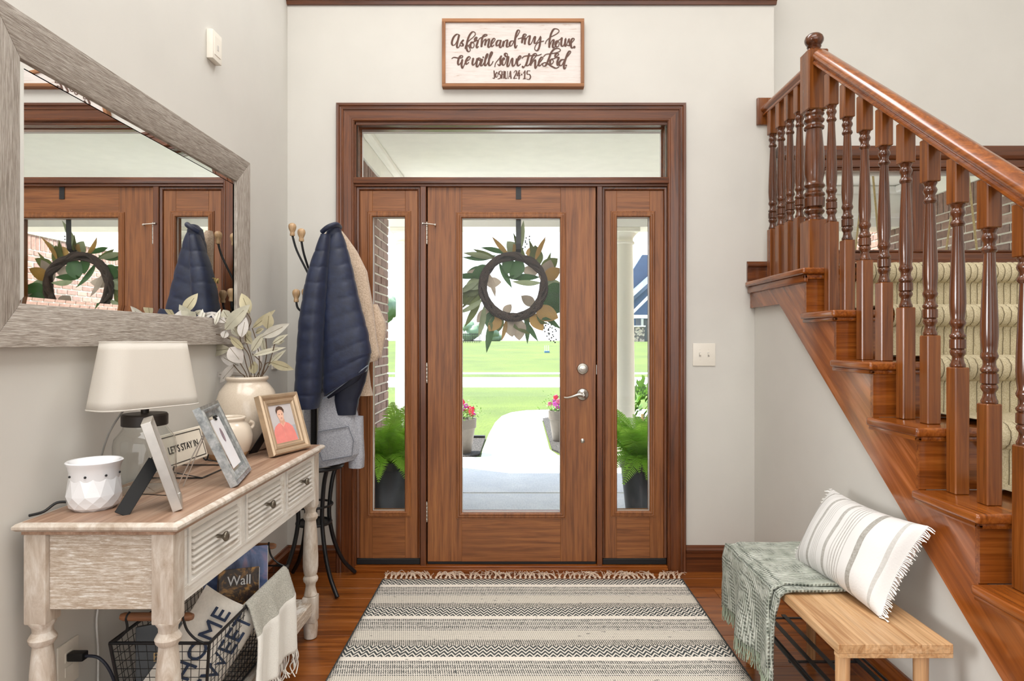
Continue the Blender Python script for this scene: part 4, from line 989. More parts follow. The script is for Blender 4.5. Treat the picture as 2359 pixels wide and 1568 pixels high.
for a0, b0 in dd:
    d0 = MB().frame((fx-.018, 0, 0), (0,1,0), (0,0,1), (1,0,0), a0+.024, b0-.024, .627+.014, .768-.014, [(0,0),(0,.010),(.012,.014),(.0125,.016),(.0225,.016),(.0225,0)]).part('drawer', M['drawer'], ct)
    MB().box(fx-.26, fx-.0185, a0+.01, b0-.01, .632, .76).part('drawer_box', M['drawer'], d0)
    for k in range(7):
        z0 = .641+k*.0163
        mb = MB().add([(fx-.016,a0+.024,z0),(fx-.001,a0+.024,z0),(fx-.001,a0+.024,z0+.003),(fx-.017,a0+.024,z0+.0163),(fx-.019,a0+.024,z0+.0163)]+[(fx-.016,b0-.024,z0),(fx-.001,b0-.024,z0),(fx-.001,b0-.024,z0+.003),(fx-.017,b0-.024,z0+.0163),(fx-.019,b0-.024,z0+.0163)],
            [(0,1,2,3,4),(9,8,7,6,5),(0,5,6,1),(1,6,7,2),(2,7,8,3),(3,8,9,4),(4,9,5,0)])
        mb.part('louvre', M['drawer'], d0)
    MB().lathe([(.009,-.012),(.009,-.009),(.0055,-.006),(.005,.008),(.009,.013),(.0135,.017),(.0145,.021),(.012,.025),(.006,.027)], (fx, (a0+b0)/2, .698), 18, 'X').part('knob', flat('antique_knob', S(120,112,100), .35, .9, var=.1), d0, smooth=True, angle=60)
for k in range(3):
    w3 = (fx-.016-(tx0+.03))/3; MB().box(tx0+.03+k*w3+.001, tx0+.03+(k+1)*w3-.001, ty0+.03, ty1-.03, .135, .155).part('shelf_board', M['wash'], ct, bevel=.002)
MB().box(fx-.03, fx-.014, ya+lw, yb2-lw, .105, .158).part('shelf_rail', M['wash'], ct, bevel=.003)
MB().box(tx0+.02, tx0+.036, ya+lw, yb2-lw, .105, .158).part('shelf_rail', M['wash'], ct, bevel=.003)
MB().box(tx0+.015+lw, fx-lw, yb2-.034, yb2-.018, .105, .1345).part('shelf_rail', M['wash'], ct, bevel=.003)

# ------------------------------------------------------------------ things on the console
TZ0 = tz
# table lamp
lc = V((-1.103, 1.868, TZ0))
lt = thing('table_lamp', 'table lamp with clear glass jar base and white drum shade', 'lamp', lc)
jp = [(.074,0),(.081,.006),(.083,.02),(.083,.135),(.079,.155),(.066,.172),(.058,.184),(.056,.192),(.056,.197)]
MB().lathe(jp, lc, 40, cap=False).part('glass_jar', M['jar'], lt, smooth=True, angle=60)
MB().lathe([(.074,.0),(.072,.004),(.06,.006),(.001,.007)], lc, 40).part('jar_bottom', M['jar'], lt, smooth=True)
cap_m = flat('bronze_cap', S(46,40,36), .4, .4, var=.05)
MB().lathe([(.060,.192),(.0615,.194),(.0615,.222),(.058,.227),(.012,.228)], lc, 40).part('lid', cap_m, lt, smooth=True, angle=30)
MB().lathe([(.011,.226),(.011,.262),(.016,.264),(.016,.285)], lc, 20).part('neck', cap_m, lt, smooth=True, angle=30)
q = N('lamp_shade_linen'); q.set(Base_Color=S(240,236,228), Roughness=.9); fn = q.noise(q.coords((300,300,300)), 1, 2); q.bump(fn, .25, .001)
tb = q.n('ShaderNodeBsdfTranslucent'); tb.inputs[0].default_value = S(240,232,220); mx_ = q.n('ShaderNodeMixShader'); mx_.inputs[0].default_value = .35
q.l(q.b.outputs[0], mx_.inputs[1]); q.l(tb.outputs[0], mx_.inputs[2]); q.l(mx_.outputs[0], q.out.inputs[0])
ra = math.radians(-28)
def rrect(u, hl, hw, r):     # rounded rectangle outline, u in 0..1
    pts = []
    for cx, cy, a0 in ((hl-r, hw-r, 0), (-(hl-r), hw-r, pi/2), (-(hl-r), -(hw-r), pi), (hl-r, -(hw-r), 1.5*pi)):
        for k in range(9): a = a0+pi/2*k/8; pts.append((cx+r*math.cos(a), cy+r*math.sin(a)))
    return pts[int(round(u*36)) % 36]
def shade_pt(u, v):
    hl, hw = .147-.030*v, .070-.012*v; x, y = rrect(u, hw, hl, .05)
    return lc+V((x*math.cos(ra)-y*math.sin(ra), x*math.sin(ra)+y*math.cos(ra), .248+.190*v))
MB().grid(shade_pt, 36, 8, wrap=True).part('lamp_shade', q.m, lt, smooth=True, angle=60, solid=.002)
for v in (0, 1): MB().tube([shade_pt(i/36, v) for i in range(37)], .0022, 6, cap=False).part('shade_trim', q.m, lt, smooth=True)
MB().tube(crm([lc+V((.0,.0,.25)), lc+V((-.03,.0,.252)), lc+V((-.058,-.01,.235)), lc+V((-.088,-.03,.17)), lc+V((-.108,-.04,.09)), lc+V((-.124,-.05,.03)), lc+V((-.127,-.06,-.03))], 6), .0028, 8).part('cord', flat('grey_cord', S(150,148,144), .3, .2), lt, smooth=True)
MB().tube(crm([V((-1.2305,1.81,.775)), V((-1.231,1.835,.66)), V((-1.231,1.85,.55)), V((-1.232,1.853,.47)), V((-1.231,1.845,.42)), V((-1.231,1.852,.33)), V((-1.231,1.85,.2))], 5), .0028, 8).part('cord', flat('white_cord', S(222,220,216), .3), lt, smooth=True)
# wax warmer
wc2 = V((-1.118, 1.668, TZ0))
wt2 = thing('wax_warmer', 'white ceramic wax warmer with faceted base', 'wax warmer', wc2)
cer = flat('white_glaze', S(236,236,238), .12, var=.005, Coat_Weight=.4)
MB().lathe([(.0565,.072),(.0578,.084),(.0582,.1),(.062,.115),(.0655,.122),(.066,.1245),(.063,.127),(.057,.1255),(.05,.116),(.03,.108),(.001,.107)], wc2, 40).part('warmer_body', cer, wt2, smooth=True, angle=60)
mb = MB(); n = 12
rg_ = [(.047,.0,0), (.058,.009,.5), (.0625,.024,0), (.0645,.040,.5), (.0575,.086,0)]
vs_ = [wc2+V((r*math.cos(2*pi*(i+o)/n), r*math.sin(2*pi*(i+o)/n), h)) for r, h, o in rg_ for i in range(n)]
fs_ = [tuple(range(n-1,-1,-1))]
for j in range(4):
    for i in range(n):
        k = (i+1) % n
        if rg_[j][2] == 0: fs_ += [(j*n+i, j*n+k, (j+1)*n+i), (j*n+k, (j+1)*n+k, (j+1)*n+i)]
        else: fs_ += [(j*n+i, j*n+k, (j+1)*n+k), (j*n+i, (j+1)*n+k, (j+1)*n+i)]
mb.add(vs_, fs_); mb.part('faceted_base', cer, wt2, bevel=0)
for k in range(8):
    a = 2*pi*(k+.3)/8; p = wc2+V((.0592*math.cos(a), .0592*math.sin(a), .092))
    MB().sphere(p, .0032, 8, 5, 1, 1, 1).part('vent_hole', M['blackp'], wt2)
MB().tube(crm([wc2+V((-.05,-.02,.02)), wc2+V((-.075,-.035,.022)), wc2+V((-.09,-.06,.006)), wc2+V((-.104,-.09,.004))], 5), .0035, 8).part('cord', M['blackp'], wt2, smooth=True)

def lean_frame(p0, p1, back, h, lean):
    """bottom edge p0->p1 on the table, leaning towards back"""
    p0, p1 = V(p0), V(p1); eu = (p1-p0).normalized(); b = V(back).normalized()
    ev = (V((0,0,1))*math.sqrt(max(0, h*h-lean*lean))+b*lean).normalized(); en = eu.cross(ev)
    if en.dot(b) > 0: en = -en
    return p0, eu, ev, en, (p1-p0).length, h
# photo frame seen from the side
p0, eu, ev, en, w, h = lean_frame((-.872, 1.632, TZ0+.004), (-.944, 1.766, TZ0+.004), (-.88, -.47, 0), .242, .072)
o1 = thing('photo_frame', 'slim silver picture frame on the console seen edge-on', 'picture frame', (p0+p0+eu*w)/2)
siv = flat('brushed_silver', S(204,200,194), .3, .85, var=.05)
MB().frame(p0, eu, ev, en, .014, w-.014, .014, h-.014, [(0,-.018),(0,.004),(.004,.006),(.014,.006),(.014,-.018)]).part('frame_moulding', siv, o1, bevel=.001)
MB().obox(p0+eu*w/2+ev*h/2+en*-.004, eu, ev, en, w/2-.013, h/2-.013, .001).part('picture', flat('photo_grey', S(196,190,186), .3), o1)
MB().obox(p0+eu*w/2+ev*h/2+en*-.014, eu, ev, en, w/2-.013, h/2-.013, .002).part('backing', M['blackp'], o1)
topb = p0+eu*w*.5+ev*h*.55+en*-.02; ft_ = V((-1.0, 1.592, TZ0+.002)); dv = (ft_-topb)
wl_ = dv.normalized().cross(V((-.55,.83,-.1))).normalized()
MB().obox((topb+ft_)/2, dv.normalized(), wl_, dv.normalized().cross(wl_), dv.length/2, .017, .0018).part('easel_leg', M['blackp'], o1, bevel=.001)
MB().tube([p0+eu*w*.5+ev*.03+en*-.018, topb.lerp(ft_, .62)], .0012, 6).part('brace_ribbon', M['blackp'], o1)
# galvanised frame with clip
p0, eu, ev, en, w, h = lean_frame((-.846, 1.886, TZ0+.004), (-.904, 2.128, TZ0+.004), (-.972, -.233, 0), .259, .106)
o1 = thing('photo_frame', 'galvanised metal frame with a hanging clip photo and wire leg', 'picture frame', (p0+p0+eu*w)/2)
q = N('galvanised'); a = q.noise(q.coords((1,1,1), True), 40, 4, .7); q.set(Base_Color=q.ramp(a, [(.3, S(126,132,134)), (.7, S(206,208,208))]), Metallic=.75, Roughness=.36)
MB().frame(p0, eu, ev, en, .042, w-.042, .036, h-.036, [(0,-.012),(0,.006),(.012,.006),(.016,.012),(.022,.012),(.026,.007),(.036,.010),(.036,-.012)]).part('frame_moulding', q.m, o1)
MB().obox(p0+eu*w/2+ev*h/2+en*-.006, eu, ev, en, w/2-.038, h/2-.034, .001).part('glass_pane', M['glass'], o1)
cu, cv = w*.5, h*.49
pr = MB().obox(p0+eu*cu+ev*cv+en*.004, eu, ev, en, .055, .082, .0008).part('picture', flat('photo_paper', S(236,236,240), .35, var=.01), o1)
pf_ = MB().lathe([(.014,0),(.001,.0006)], (0,0,0), 20).part('printed_figure', flat('print_grey', S(150,130,140), .5, var=.3, scale=60), None)
pf_.parent = pr; pf_.matrix_basis = WM[pr.name].inverted() @ (basis(p0+eu*(cu+.0)+ev*(cv+.025)+en*.0055, eu, ev, en) @ Matrix.Diagonal((1.0,1.7,1,1)))
MB().obox(p0+eu*cu+ev*(cv+.086)+en*.008, eu, ev, en, .016, .004, .003).sphere(p0+eu*cu+ev*(cv+.078)+en*.008, .004).part('clip', M['black'], o1)
tp = p0+ev*h*.72+en*-.012
for s_, e_ in ((.03, V((-1.012, 1.872, TZ0+.003))), (.05, V((-1.006, 1.90, TZ0+.003)))):
    MB().tube([tp+eu*s_, e_], .0018, 6).part('wire_leg', siv, o1)
# champagne frame with portrait
p0, eu, ev, en, w, h = lean_frame((-.922, 2.367, TZ0+.004), (-.851, 2.573, TZ0+.004), (-.943, .332, 0), .236, .071)
o1 = thing('photo_frame', 'champagne frame with portrait of a person in a pink shirt', 'picture frame', (p0+p0+eu*w)/2)
ch = flat('champagne_leaf', S(200,176,148), .38, .55, var=.06)
fwid = .043
MB().frame(p0, eu, ev, en, fwid, w-fwid, fwid, h-fwid, [(0,-.012),(0,.004),(.006,.006),(.010,.010),(.018,.011),(.022,.008),(.030,.016),(.038,.018),(.043,.012),(.043,-.012)]).part('frame_moulding', ch, o1)
pr = MB().obox(p0+eu*w/2+ev*h/2, eu, ev, en, w/2-fwid+.003, h/2-fwid+.003, .001).part('picture', flat('photo_sky', S(206,200,200), .25, var=.02), o1)
iw, ih = w-2*fwid, h-2*fwid
def flatpoly(pts, nm, col, dz):
    mb = MB().prism(pts, lambda a, b, d: p0+eu*(fwid+a*iw)+ev*(fwid+b*ih)+en*d, .0012+dz, .0014+dz); mb.part(nm, flat(nm+'_print', col, .3, var=.05), pr)
flatpoly([(0,0),(1,0),(1,.42),(0,.36)], 'printed_sea', S(176,180,186), 0)
flatpoly([(.02,0),(.0,.16),(.04,.34),(.12,.44),(.30,.52),(.42,.5),(.55,.54),(.72,.48),(.86,.38),(.92,.2),(.96,0)], 'printed_shirt', S(240,146,138), .0004)
flatpoly([(.36,.48),(.36,.62),(.56,.62),(.58,.52),(.47,.42)], 'printed_neck', S(226,172,148), .0008)
fc = [(.45+.145*math.cos(a*pi/10)*(1 if math.sin(a*pi/10) > 0 else .86), .72+.145*math.sin(a*pi/10)*(1.1)) for a in range(20)]
flatpoly(fc, 'printed_face', S(238,192,168), .0012)
flatpoly([(.29,.76),(.28,.86),(.34,.94),(.46,.965),(.58,.93),(.63,.85),(.61,.76),(.57,.84),(.46,.87),(.35,.85)], 'printed_hair', S(92,68,56), .0016)
for ex_ in (.39, .51): flatpoly([(ex_-.02,.735),(ex_+.02,.735),(ex_+.02,.75),(ex_-.02,.75)], 'printed_eye', S(70,50,44), .0018)
flatpoly([(.42,.635),(.49,.632),(.48,.645),(.43,.648)], 'printed_mouth', S(176,92,86), .0018)
flatpoly([(.36,.49),(.45,.40),(.45,.0),(.46,.0),(.46,.40),(.58,.5),(.56,.53),(.46,.43),(.38,.53)], 'printed_collar', S(250,178,166), .0009)
MB().obox(p0+eu*w/2+ev*h/2+en*-.010, eu, ev, en, w/2-.01, h/2-.01, .002).part('backing', M['blackp'], o1)
ft_ = p0+eu*w*.2+V((-.115,.035,.002)); topb = p0+eu*w*.3+ev*h*.55+en*-.013; dv = ft_-topb
MB().obox((topb+ft_)/2, dv.normalized(), eu, dv.normalized().cross(eu), dv.length/2, .022, .002).part('easel_leg', M['blackp'], o1)
# small sign on wire stand
p0, eu, ev, en, w, h = lean_frame((-1.112, 1.985, TZ0+.03), (-1.104, 2.245, TZ0+.03), (-1, 0, 0), .112, .03)
o1 = thing('tabletop_sign', 'cream sign reading let\'s stay in on a black wire stand', 'sign', (-1.1, 2.12, TZ0))
MB().obox(p0+eu*w/2+ev*h/2, eu, ev, en, w/2, h/2, .005).part('sign_plate', flat('cream_enamel', S(232,224,208), .4, var=.02), o1, bevel=.002)
MB().frame(p0+en*.0052, eu, ev, en, .012, w-.012, .012, h-.012, [(0,0),(0,.0006),(.003,.0006),(.003,0)]).part('border_line', M['blackp'], o1)
text_part("LET'S STAY IN", .034, 'lettering', M['blackp'], o1, basis(p0+eu*w/2+ev*h/2+en*.0056, eu, ev, en), sx=.86)
st_ = []
for s_ in (.03, w-.02):
    a_ = p0+eu*s_
    pts = crm([a_+ev*h*.75+en*-.012, a_+ev*.02+en*-.008, a_+ev*-.012+en*.004, a_+en*.018+ev*.006], 4)
    MB().tube(pts, .0026, 8).part('wire_hook', M['black'], o1, smooth=True)
    MB().tube([a_+ev*h*.8+en*-.012, V((a_.x-.085, a_.y, TZ0+.003)), V((a_.x+.105, a_.y, TZ0+.003)), a_+ev*-.008], .0024, 8).part('wire_foot', M['black'], o1)
MB().tube([V((p0.x+.105, p0.y+.03, TZ0+.003)), V((p0.x+.105, p0.y+w-.02, TZ0+.003))], .0024, 8).part('wire_rail', M['black'], o1)
MB().sphere(p0+eu*(w-.0)+ev*h*.62+en*-.008, .008).part('wire_knob', flat('cream_knob', S(226,216,200), .4), o1, smooth=True)
# stoneware
q = N('stoneware_cream'); a = q.noise(q.coords((1,1,1)), 160, 3); q.set(Base_Color=q.ramp(a, [(.3, S(211,196,177)), (.7, S(219,205,187))]), Roughness=.22, Coat_Weight=.3); M['stone'] = q.m
q = N('stoneware_dipped'); tc = q.n('ShaderNodeTexCoord'); sp = q.n('ShaderNodeSeparateXYZ'); q.l(tc.outputs['Object'], sp.inputs[0])
q.set(Base_Color=q.ramp(sp.outputs['Z'], [(.0, S(186,150,108)), (.026, S(186,150,108)), (.0275, S(220,206,188)), (1, S(222,208,190))]), Roughness=.24, Coat_Weight=.3); M['stone2'] = q.m
vc = V((-1.100, 2.570, TZ0))
o1 = thing('large_vase', 'large rounded cream stoneware vase holding faux leaf stems', 'vase', vc)
vp = [(.072,0),(.085,.006),(.110,.06),(.120,.12),(.122,.155),(.116,.2),(.104,.238),(.086,.262),(.077,.272),(.075,.278),(.082,.284),(.083,.291),(.078,.296),(.068,.294),(.066,.28),(.08,.24),(.09,.2)]
MB().lathe(vp, vc, 44).part('vase_body', M['stone'], o1, smooth=True, angle=70)
vc2 = V((-1.086, 2.366, TZ0))
o1 = thing('small_vase', 'small round cream crock with lug handles and tan base', 'vase', vc2)
MB().lathe([(.055,0),(.062,.004),(.077,.03),(.087,.06),(.0885,.085),(.082,.112),(.069,.13),(.060,.137),(.058,.143),(.064,.149),(.064,.154),(.058,.157),(.052,.154),(.05,.142),(.07,.11)], vc2, 44).part('vase_body', M['stone2'], o1, smooth=True, angle=70)
for s_ in (1, -1):
    d_ = V((.8*s_, .6*s_, 0)); b_ = vc2+d_*.078+V((0,0,.118))
    MB().tube(crm([b_+V((0,0,-.016)), b_+d_*.013+V((0,0,-.006)), b_+d_*.014+V((0,0,.008)), b_+V((0,0,.014))], 5), .007, 8).part('lug_handle', M['stone2'], o1, smooth=True)
# faux leaf stems
pt = thing('faux_stems', 'pale green faux leaf stems standing in the large vase', 'plant', vc+V((0,0,.28)))
def P(cx, cy, dyy=0): return at(400+cx/3.647, 650+cy/3.647, 2.552+dyy)
stem_m = flat('stem_brown', S(92,72,52), .8)
inside = vc+V((0,0,.22))
for s_ in [[(620,800),(560,680),(480,555)], [(640,800),(610,690),(560,480),(545,350),(430,400)], [(680,800),(650,620),(600,450),(650,330),(610,250)], [(710,800),(720,640),(690,480),(660,385)], [(725,800),(780,620),(775,460),(790,390)], [(740,790),(800,690),(850,515)], [(650,800),(640,640),(580,540),(440,460),(350,435)], [(690,800),(740,690),(660,600)], [(600,800),(560,760),(500,690)], [(735,800),(770,690),(815,672)]]:
    ds = random.uniform(-.04, .03)
    pts = [inside]+[P(a, b, ds*i/len(s_)) for i, (a, b) in enumerate(s_)]
    MB().tube(crm(pts, 5), .0019, 6).part('stem', stem_m, pt, smooth=True)
lv = [leafmat('faux_pale', S(206,202,190), .1), leafmat('faux_sage', S(192,187,166), .1), leafmat('faux_grey', S(208,202,196), .1), leafmat('faux_olive', S(188,178,146), .1)]
vein = flat('leaf_vein', S(110,100,70), .8)
LV = [(430,402,622,175,105,1,0),(570,465,600,288,88,2,0),(350,435,35,455,62,2,0),(352,425,45,385,52,3,1),(420,470,440,398,60,2,0),(480,558,185,590,92,1,1),(470,545,575,680,118,2,0),(520,690,362,850,72,2,1),(608,785,298,772,62,2,1),(545,700,375,610,70,2,1),(640,262,560,85,92,3,1),(440,340,295,238,58,2,0),(455,300,412,228,72,1,0),(545,455,478,365,52,1,1),(590,562,448,445,55,3,0),(350,360,380,212,40,0,0),(662,385,852,235,54,3,1),(788,392,800,252,84,3,0),(738,462,968,352,78,0,0),(828,518,950,435,46,1,0),(850,512,928,492,38,1,1),(655,582,750,425,62,1,0),(660,618,935,532,42,1,0),(790,702,936,560,54,1,0),(815,672,1002,735,68,3,0),(675,770,672,662,88,3,0),(722,705,702,535,56,2,1),(600,452,660,520,55,3,1),(768,600,735,445,44,1,1),(690,425,742,388,44,3,1),(560,460,510,345,50,1,1),(640,470,600,395,60,3,1)]
for a, b, c_, d_, wpx, ci, back in LV:
    ds = random.uniform(-.02,.02)+(.025 if back else -.03)
    p = P(a, b, ds); e = P(c_, d_, ds+random.uniform(-.03,.03)); ln = (e-p).length; sc_ = 2.552/F/3.647
    me = leaf_mesh('leaf', ln, wpx*sc_*1.12, lv[ci], random.uniform(.1,.4), .14, point=.9)
    up = V((random.uniform(-.35,.35), -1, random.uniform(-.2,.5)))
    mm = orient(p, e-p, up); lf = inst('leaf', me, pt, mm)
    vm = MB().tube([(ln*k/8, 0, me.vertices[min(k+1, 9)*5+2].co.z+.0008) for k in range(7)], .0009, 4).mesh('vein'); vm.materials.append(vein)
    inst('vein', vm, lf, mm)
# ================================================================== coat rack and coats
rc = V((-1.03, 3.2, 0))
cr = thing('coat_rack', 'black metal coat rack with turned wooden knobs', 'coat rack', rc)
MB().tube([rc+V((0,0,.30)), rc+V((0,0,1.62))], .016, 16).part('pole', M['black'], cr, smooth=True)
bead = wood('knob_beech', S(176,138,98), S(204,168,126), S(220,188,150), axis=2, rough=.4)
def hook(ang, z0, reach, rise, kind):
    d = V((math.cos(ang), math.sin(ang), 0))
    if kind: pts = [rc+V((0,0,z0)), rc+d*reach*.35+V((0,0,z0+rise*.3)), rc+d*reach*.8+V((0,0,z0+rise*.7)), rc+d*reach+V((0,0,z0+rise))]
    else: pts = [rc+d*.012+V((0,0,z0+.02)), rc+d*reach*.5+V((0,0,z0-.012)), rc+d*reach*.9+V((0,0,z0+.01)), rc+d*reach+V((0,0,z0+rise))]
    MB().tube(crm(pts, 6), .0055, 10).part('hook_arm', M['black'], cr, smooth=True)
    e = pts[-1]
    MB().lathe([(.011,-.004),(.0125,0),(.012,.008),(.0105,.014),(.015,.024),(.019,.036),(.0195,.044),(.017,.054),(.010,.060),(.001,.062)], e, 18).part('wooden_knob', bead, cr, smooth=True, angle=60)
for a_, r_ in ((190, .105), (235, .075), (10, .1), (60, .09)): hook(math.radians(a_), 1.53, r_, .25 if a_ == 190 else .215, True)
for a_ in (200, 260, 20, 80): hook(math.radians(a_), 1.40, .085, .045, False)
for a_ in (45, 135, 225, 315):
    d = V((math.cos(math.radians(a_)), math.sin(math.radians(a_)), 0))
    pts = [rc+d*.13+V((0,0,.605)), rc+d*.105+V((0,0,.54)), rc+d*.088+V((0,0,.43)), rc+d*.086+V((0,0,.33)), rc+d*.115+V((0,0,.2)), rc+d*.165+V((0,0,.09)), rc+d*.235+V((0,0,.010))]
    MB().tube(crm(pts, 6), .0105, 10).part('leg', M['black'], cr, smooth=True)
def ring(rad, z, r): return MB().tube([rc+V((rad*math.cos(2*pi*i/40), rad*math.sin(2*pi*i/40), z)) for i in range(41)], r, 10, cap=False)
ring(.14, .612, .0105).part('upper_ring', M['black'], cr, smooth=True)
ring(.09, .415, .006).part('brace_ring', M['black'], cr, smooth=True)
ring(.084, .325, .007).part('tray_ring', M['black'], cr, smooth=True)
MB().lathe([(.082,.318),(.082,.324),(.001,.325)], rc, 36).part('tray', M['black'], cr)
for a_ in (0, 90): 
    d = V((math.cos(math.radians(a_)), math.sin(math.radians(a_)), 0))
    MB().tube([rc-d*.14+V((0,0,.612)), rc+d*.14+V((0,0,.612))], .006, 8).part('spoke', M['black'], cr)

def loft(name, mat, parent, secs, y0, thick=.45, quilt=0, amp=.006, slant=0, folds=3, fa=.05, seed=0, n=40, rings=60, tilt=None, dyy=0, capb=True):
    """secs: (py, left px, right px) outline rows at distance y0; tilt(v) raises the ring to the right"""
    ks = len(secs)
    def row(v):
        f = v*(ks-1); i = min(int(f), ks-2); t = f-i; t = t*t*(3-2*t)*.5+t*.5
        return [secs[i][k]+(secs[i+1][k]-secs[i][k])*t for k in range(3)]
    def fn(u, v):
        py, l, r = row(v); c = at((l+r)/2, py, y0); hw = (r-l)/2*y0/F
        a = 2*pi*u; th = min(thick*hw, .075)+.012
        x = math.cos(a); yv = math.sin(a)
        x = math.copysign(abs(x)**.75, x); yv = math.copysign(abs(yv)**.8, yv)
        k = 1+fa*math.sin(folds*a+seed+v*2)*min(1, v*3)+.03*noise.noise(V((x*2, yv*2, v*5+seed)))
        z = c.z+(tilt(v)*x*hw if tilt else 0)
        if quilt:
            s = (z+slant*(c.x+x*hw))/quilt+.12*noise.noise(V((x*2, v*3, seed)))
            bump = abs(math.sin(pi*s))**.28
            k += amp*(bump-.5)/max(hw, .03); th += amp*bump
        return (c.x+x*hw*k, y0+dyy+yv*th*k, z)
    mb = MB().grid(fn, n, rings, wrap=True)
    mb.f.append(tuple(range(n-1, -1, -1)))
    if capb: mb.f.append(tuple(rings*n+i for i in range(n)))
    return mb.part(name, mat, parent, smooth=True, angle=70)

q = N('navy_nylon'); a = q.noise(q.coords((1,1,1)), 34, 4, .6); q.set(Base_Color=q.ramp(a, [(.3, S(16,24,48)), (.7, S(27,38,68))]), Roughness=.5, Sheen_Weight=.1); q.bump(a, .25, .004); navy = q.m
navyd = flat('navy_lining', S(13,20,42), .6, var=.1)
jy = 3.07
jk = thing('navy_jacket', 'navy quilted puffer jacket on the coat rack', 'jacket', at(770, 940, jy))
loft('jacket_body', navy, jk, [(518,766,780),(528,756,784),(560,748,794),(620,744,809),(700,744,826),(780,746,846),(830,748,854),(872,748,846),(884,750,842)], jy, .55, quilt=.083, amp=.0042, slant=-.45, seed=1, tilt=lambda v: .62*v*v, rings=150)
loft('sleeve', navy, jk, [(545,748,768),(580,736,766),(620,722,764),(660,712,762),(740,700,757),(840,694,751),(900,691,746),(938,691,738)], jy, .8, quilt=.076, amp=.0035, seed=4, dyy=-.055, rings=100, folds=2)
loft('sleeve', navyd, jk, [(840,772,846),(880,768,836),(920,768,822),(956,773,816)], jy, .6, seed=7, dyy=.03, rings=30)
loft('inner_hem', navyd, jk, [(840,756,846),(868,752,842),(888,752,838),(896,756,832)], jy, .5, seed=3, tilt=lambda v: .6, dyy=.02, rings=20)
MB().tube(crm([at(742,534,jy-.05), at(752,525,jy-.065), at(764,519,jy-.06), at(776,517,jy-.03), at(783,524,jy+.01)], 5), [.012]*21, 10).part('collar', navy, jk, smooth=True)
MB().tube([at(745+(848-745)*i/12, 919-78*i/12, jy-.062+.012*abs(i-6)/6) for i in range(13)], .0028, 6).part('hem_piping', flat('piping_grey', S(120,128,140), .4), jk, smooth=True)
gold = flat('gold_thread', S(206,178,110), .6)
em = at(728, 640, jy); em.x = -.998; em.y = 3.06; em.z = 1.565
mE = basis(V((-1.003, 3.03, 1.535)), V((.25,-.968,0)).normalized(), V((0,0,1)), V((-.968,-.25,0)).normalized())
text_part('ND', .036, 'emblem', gold, jk, mE, depth=.004)
text_part('SIS', .03, 'emblem', gold, jk, basis(V((-1.003, 3.03, 1.50)), V((.25,-.968,0)).normalized(), V((0,0,1)), V((-.968,-.25,0)).normalized()), depth=.004)
q = N('beige_fleece'); a = q.noise(q.coords((140,140,140)), 1, 3, .6); q.set(Base_Color=q.ramp(a, [(.3, S(176,152,128)), (.7, S(212,190,168))]), Roughness=1.0, Sheen_Weight=.4); q.bump(a, .8, .006); fleece = q.m
fy = 3.19
fj = thing('beige_fleece', 'beige fleece jacket hanging behind the navy puffer', 'jacket', at(830, 912, fy))
loft('fleece_body', fleece, fj, [(532,774,788),(548,772,800),(580,774,822),(630,778,846),(700,782,858),(780,790,868),(826,796,876),(838,800,872)], fy, .5, seed=2, fa=.06, folds=4, tilt=lambda v: .25*v)
loft('sleeve', fleece, fj, [(700,840,866),(740,846,884),(765,848,886),(800,850,880),(824,852,876)], fy, .5, seed=8, dyy=.04, rings=30)
loft('sleeve', fleece, fj, [(800,806,848),(850,812,848),(890,814,852),(911,816,857)], fy, .55, seed=5, dyy=.01, rings=30)
q = N('grey_sweatshirt'); a = q.noise(q.coords((170,170,170)), 1, 3, .6); q.set(Base_Color=q.ramp(a, [(.3, S(140,142,150)), (.7, S(182,183,190))]), Roughness=1.0); q.bump(a, .6, .004); grey = q.m
hy2 = 3.12
hd = thing('grey_hoodie', 'grey fleece hoodie hanging lowest on the coat rack', 'hoodie', at(780, 1075, hy2))
loft('hoodie_body', grey, hd, [(890,738,806),(930,734,816),(970,732,824),(1020,732,830),(1052,732,828),(1066,736,818)], hy2, .45, seed=6, fa=.05, folds=5, tilt=lambda v: .22*v, rings=40)
loft('hoodie_back', grey, hd, [(880,704,726),(940,702,722),(1000,700,720),(1040,704,720)], 3.27, .4, seed=9, rings=20)
loft('sleeve', grey, hd, [(960,796,834),(1010,800,836),(1050,802,838),(1078,802,836)], hy2, .6, seed=3, dyy=.02, rings=30)
pk = [at(742,990,hy2), at(810,978,hy2), at(822,1010,hy2), at(818,1044,hy2), at(752,1056,hy2), at(740,1020,hy2)]
pk = [V((p.x, hy2-.062, p.z)) for p in pk]
MB().tube(pk+[pk[0]], .0022, 6).part('pocket_seam', flat('seam_grey', S(112,116,126), .9), hd)

# ================================================================== wire basket under the console
bx0, bx1, by0, by1, bz0, bz1 = -1.122, -.848, 1.737, 2.333, .160, .410
bk = thing('wire_basket', 'black wire basket with wooden handles under the console', 'basket', ((bx0+bx1)/2, (by0+by1)/2, bz0))
tp_ = .028
def bp(u, v, w):      # u across, v along, w height 0..1, tapering to the floor
    s = tp_*(1-w); return V((bx0+s+(bx1-bx0-2*s)*u, by0+s+(by1-by0-2*s)*v, bz0+.004+(bz1-bz0)*w))
MB().tube([bp(0,0,1), bp(1,0,1), bp(1,1,1), bp(0,1,1), bp(0,0,1)], .0048, 8).part('rim', M['black'], bk)
MB().tube([bp(0,0,0), bp(1,0,0), bp(1,1,0), bp(0,1,0), bp(0,0,0)], .0035, 8).part('base_wire', M['black'], bk)
for u, v in ((0,0),(1,0),(1,1),(0,1)): MB().tube([bp(u,v,0), bp(u,v,1)], .0045, 8).part('corner_wire', M['black'], bk)
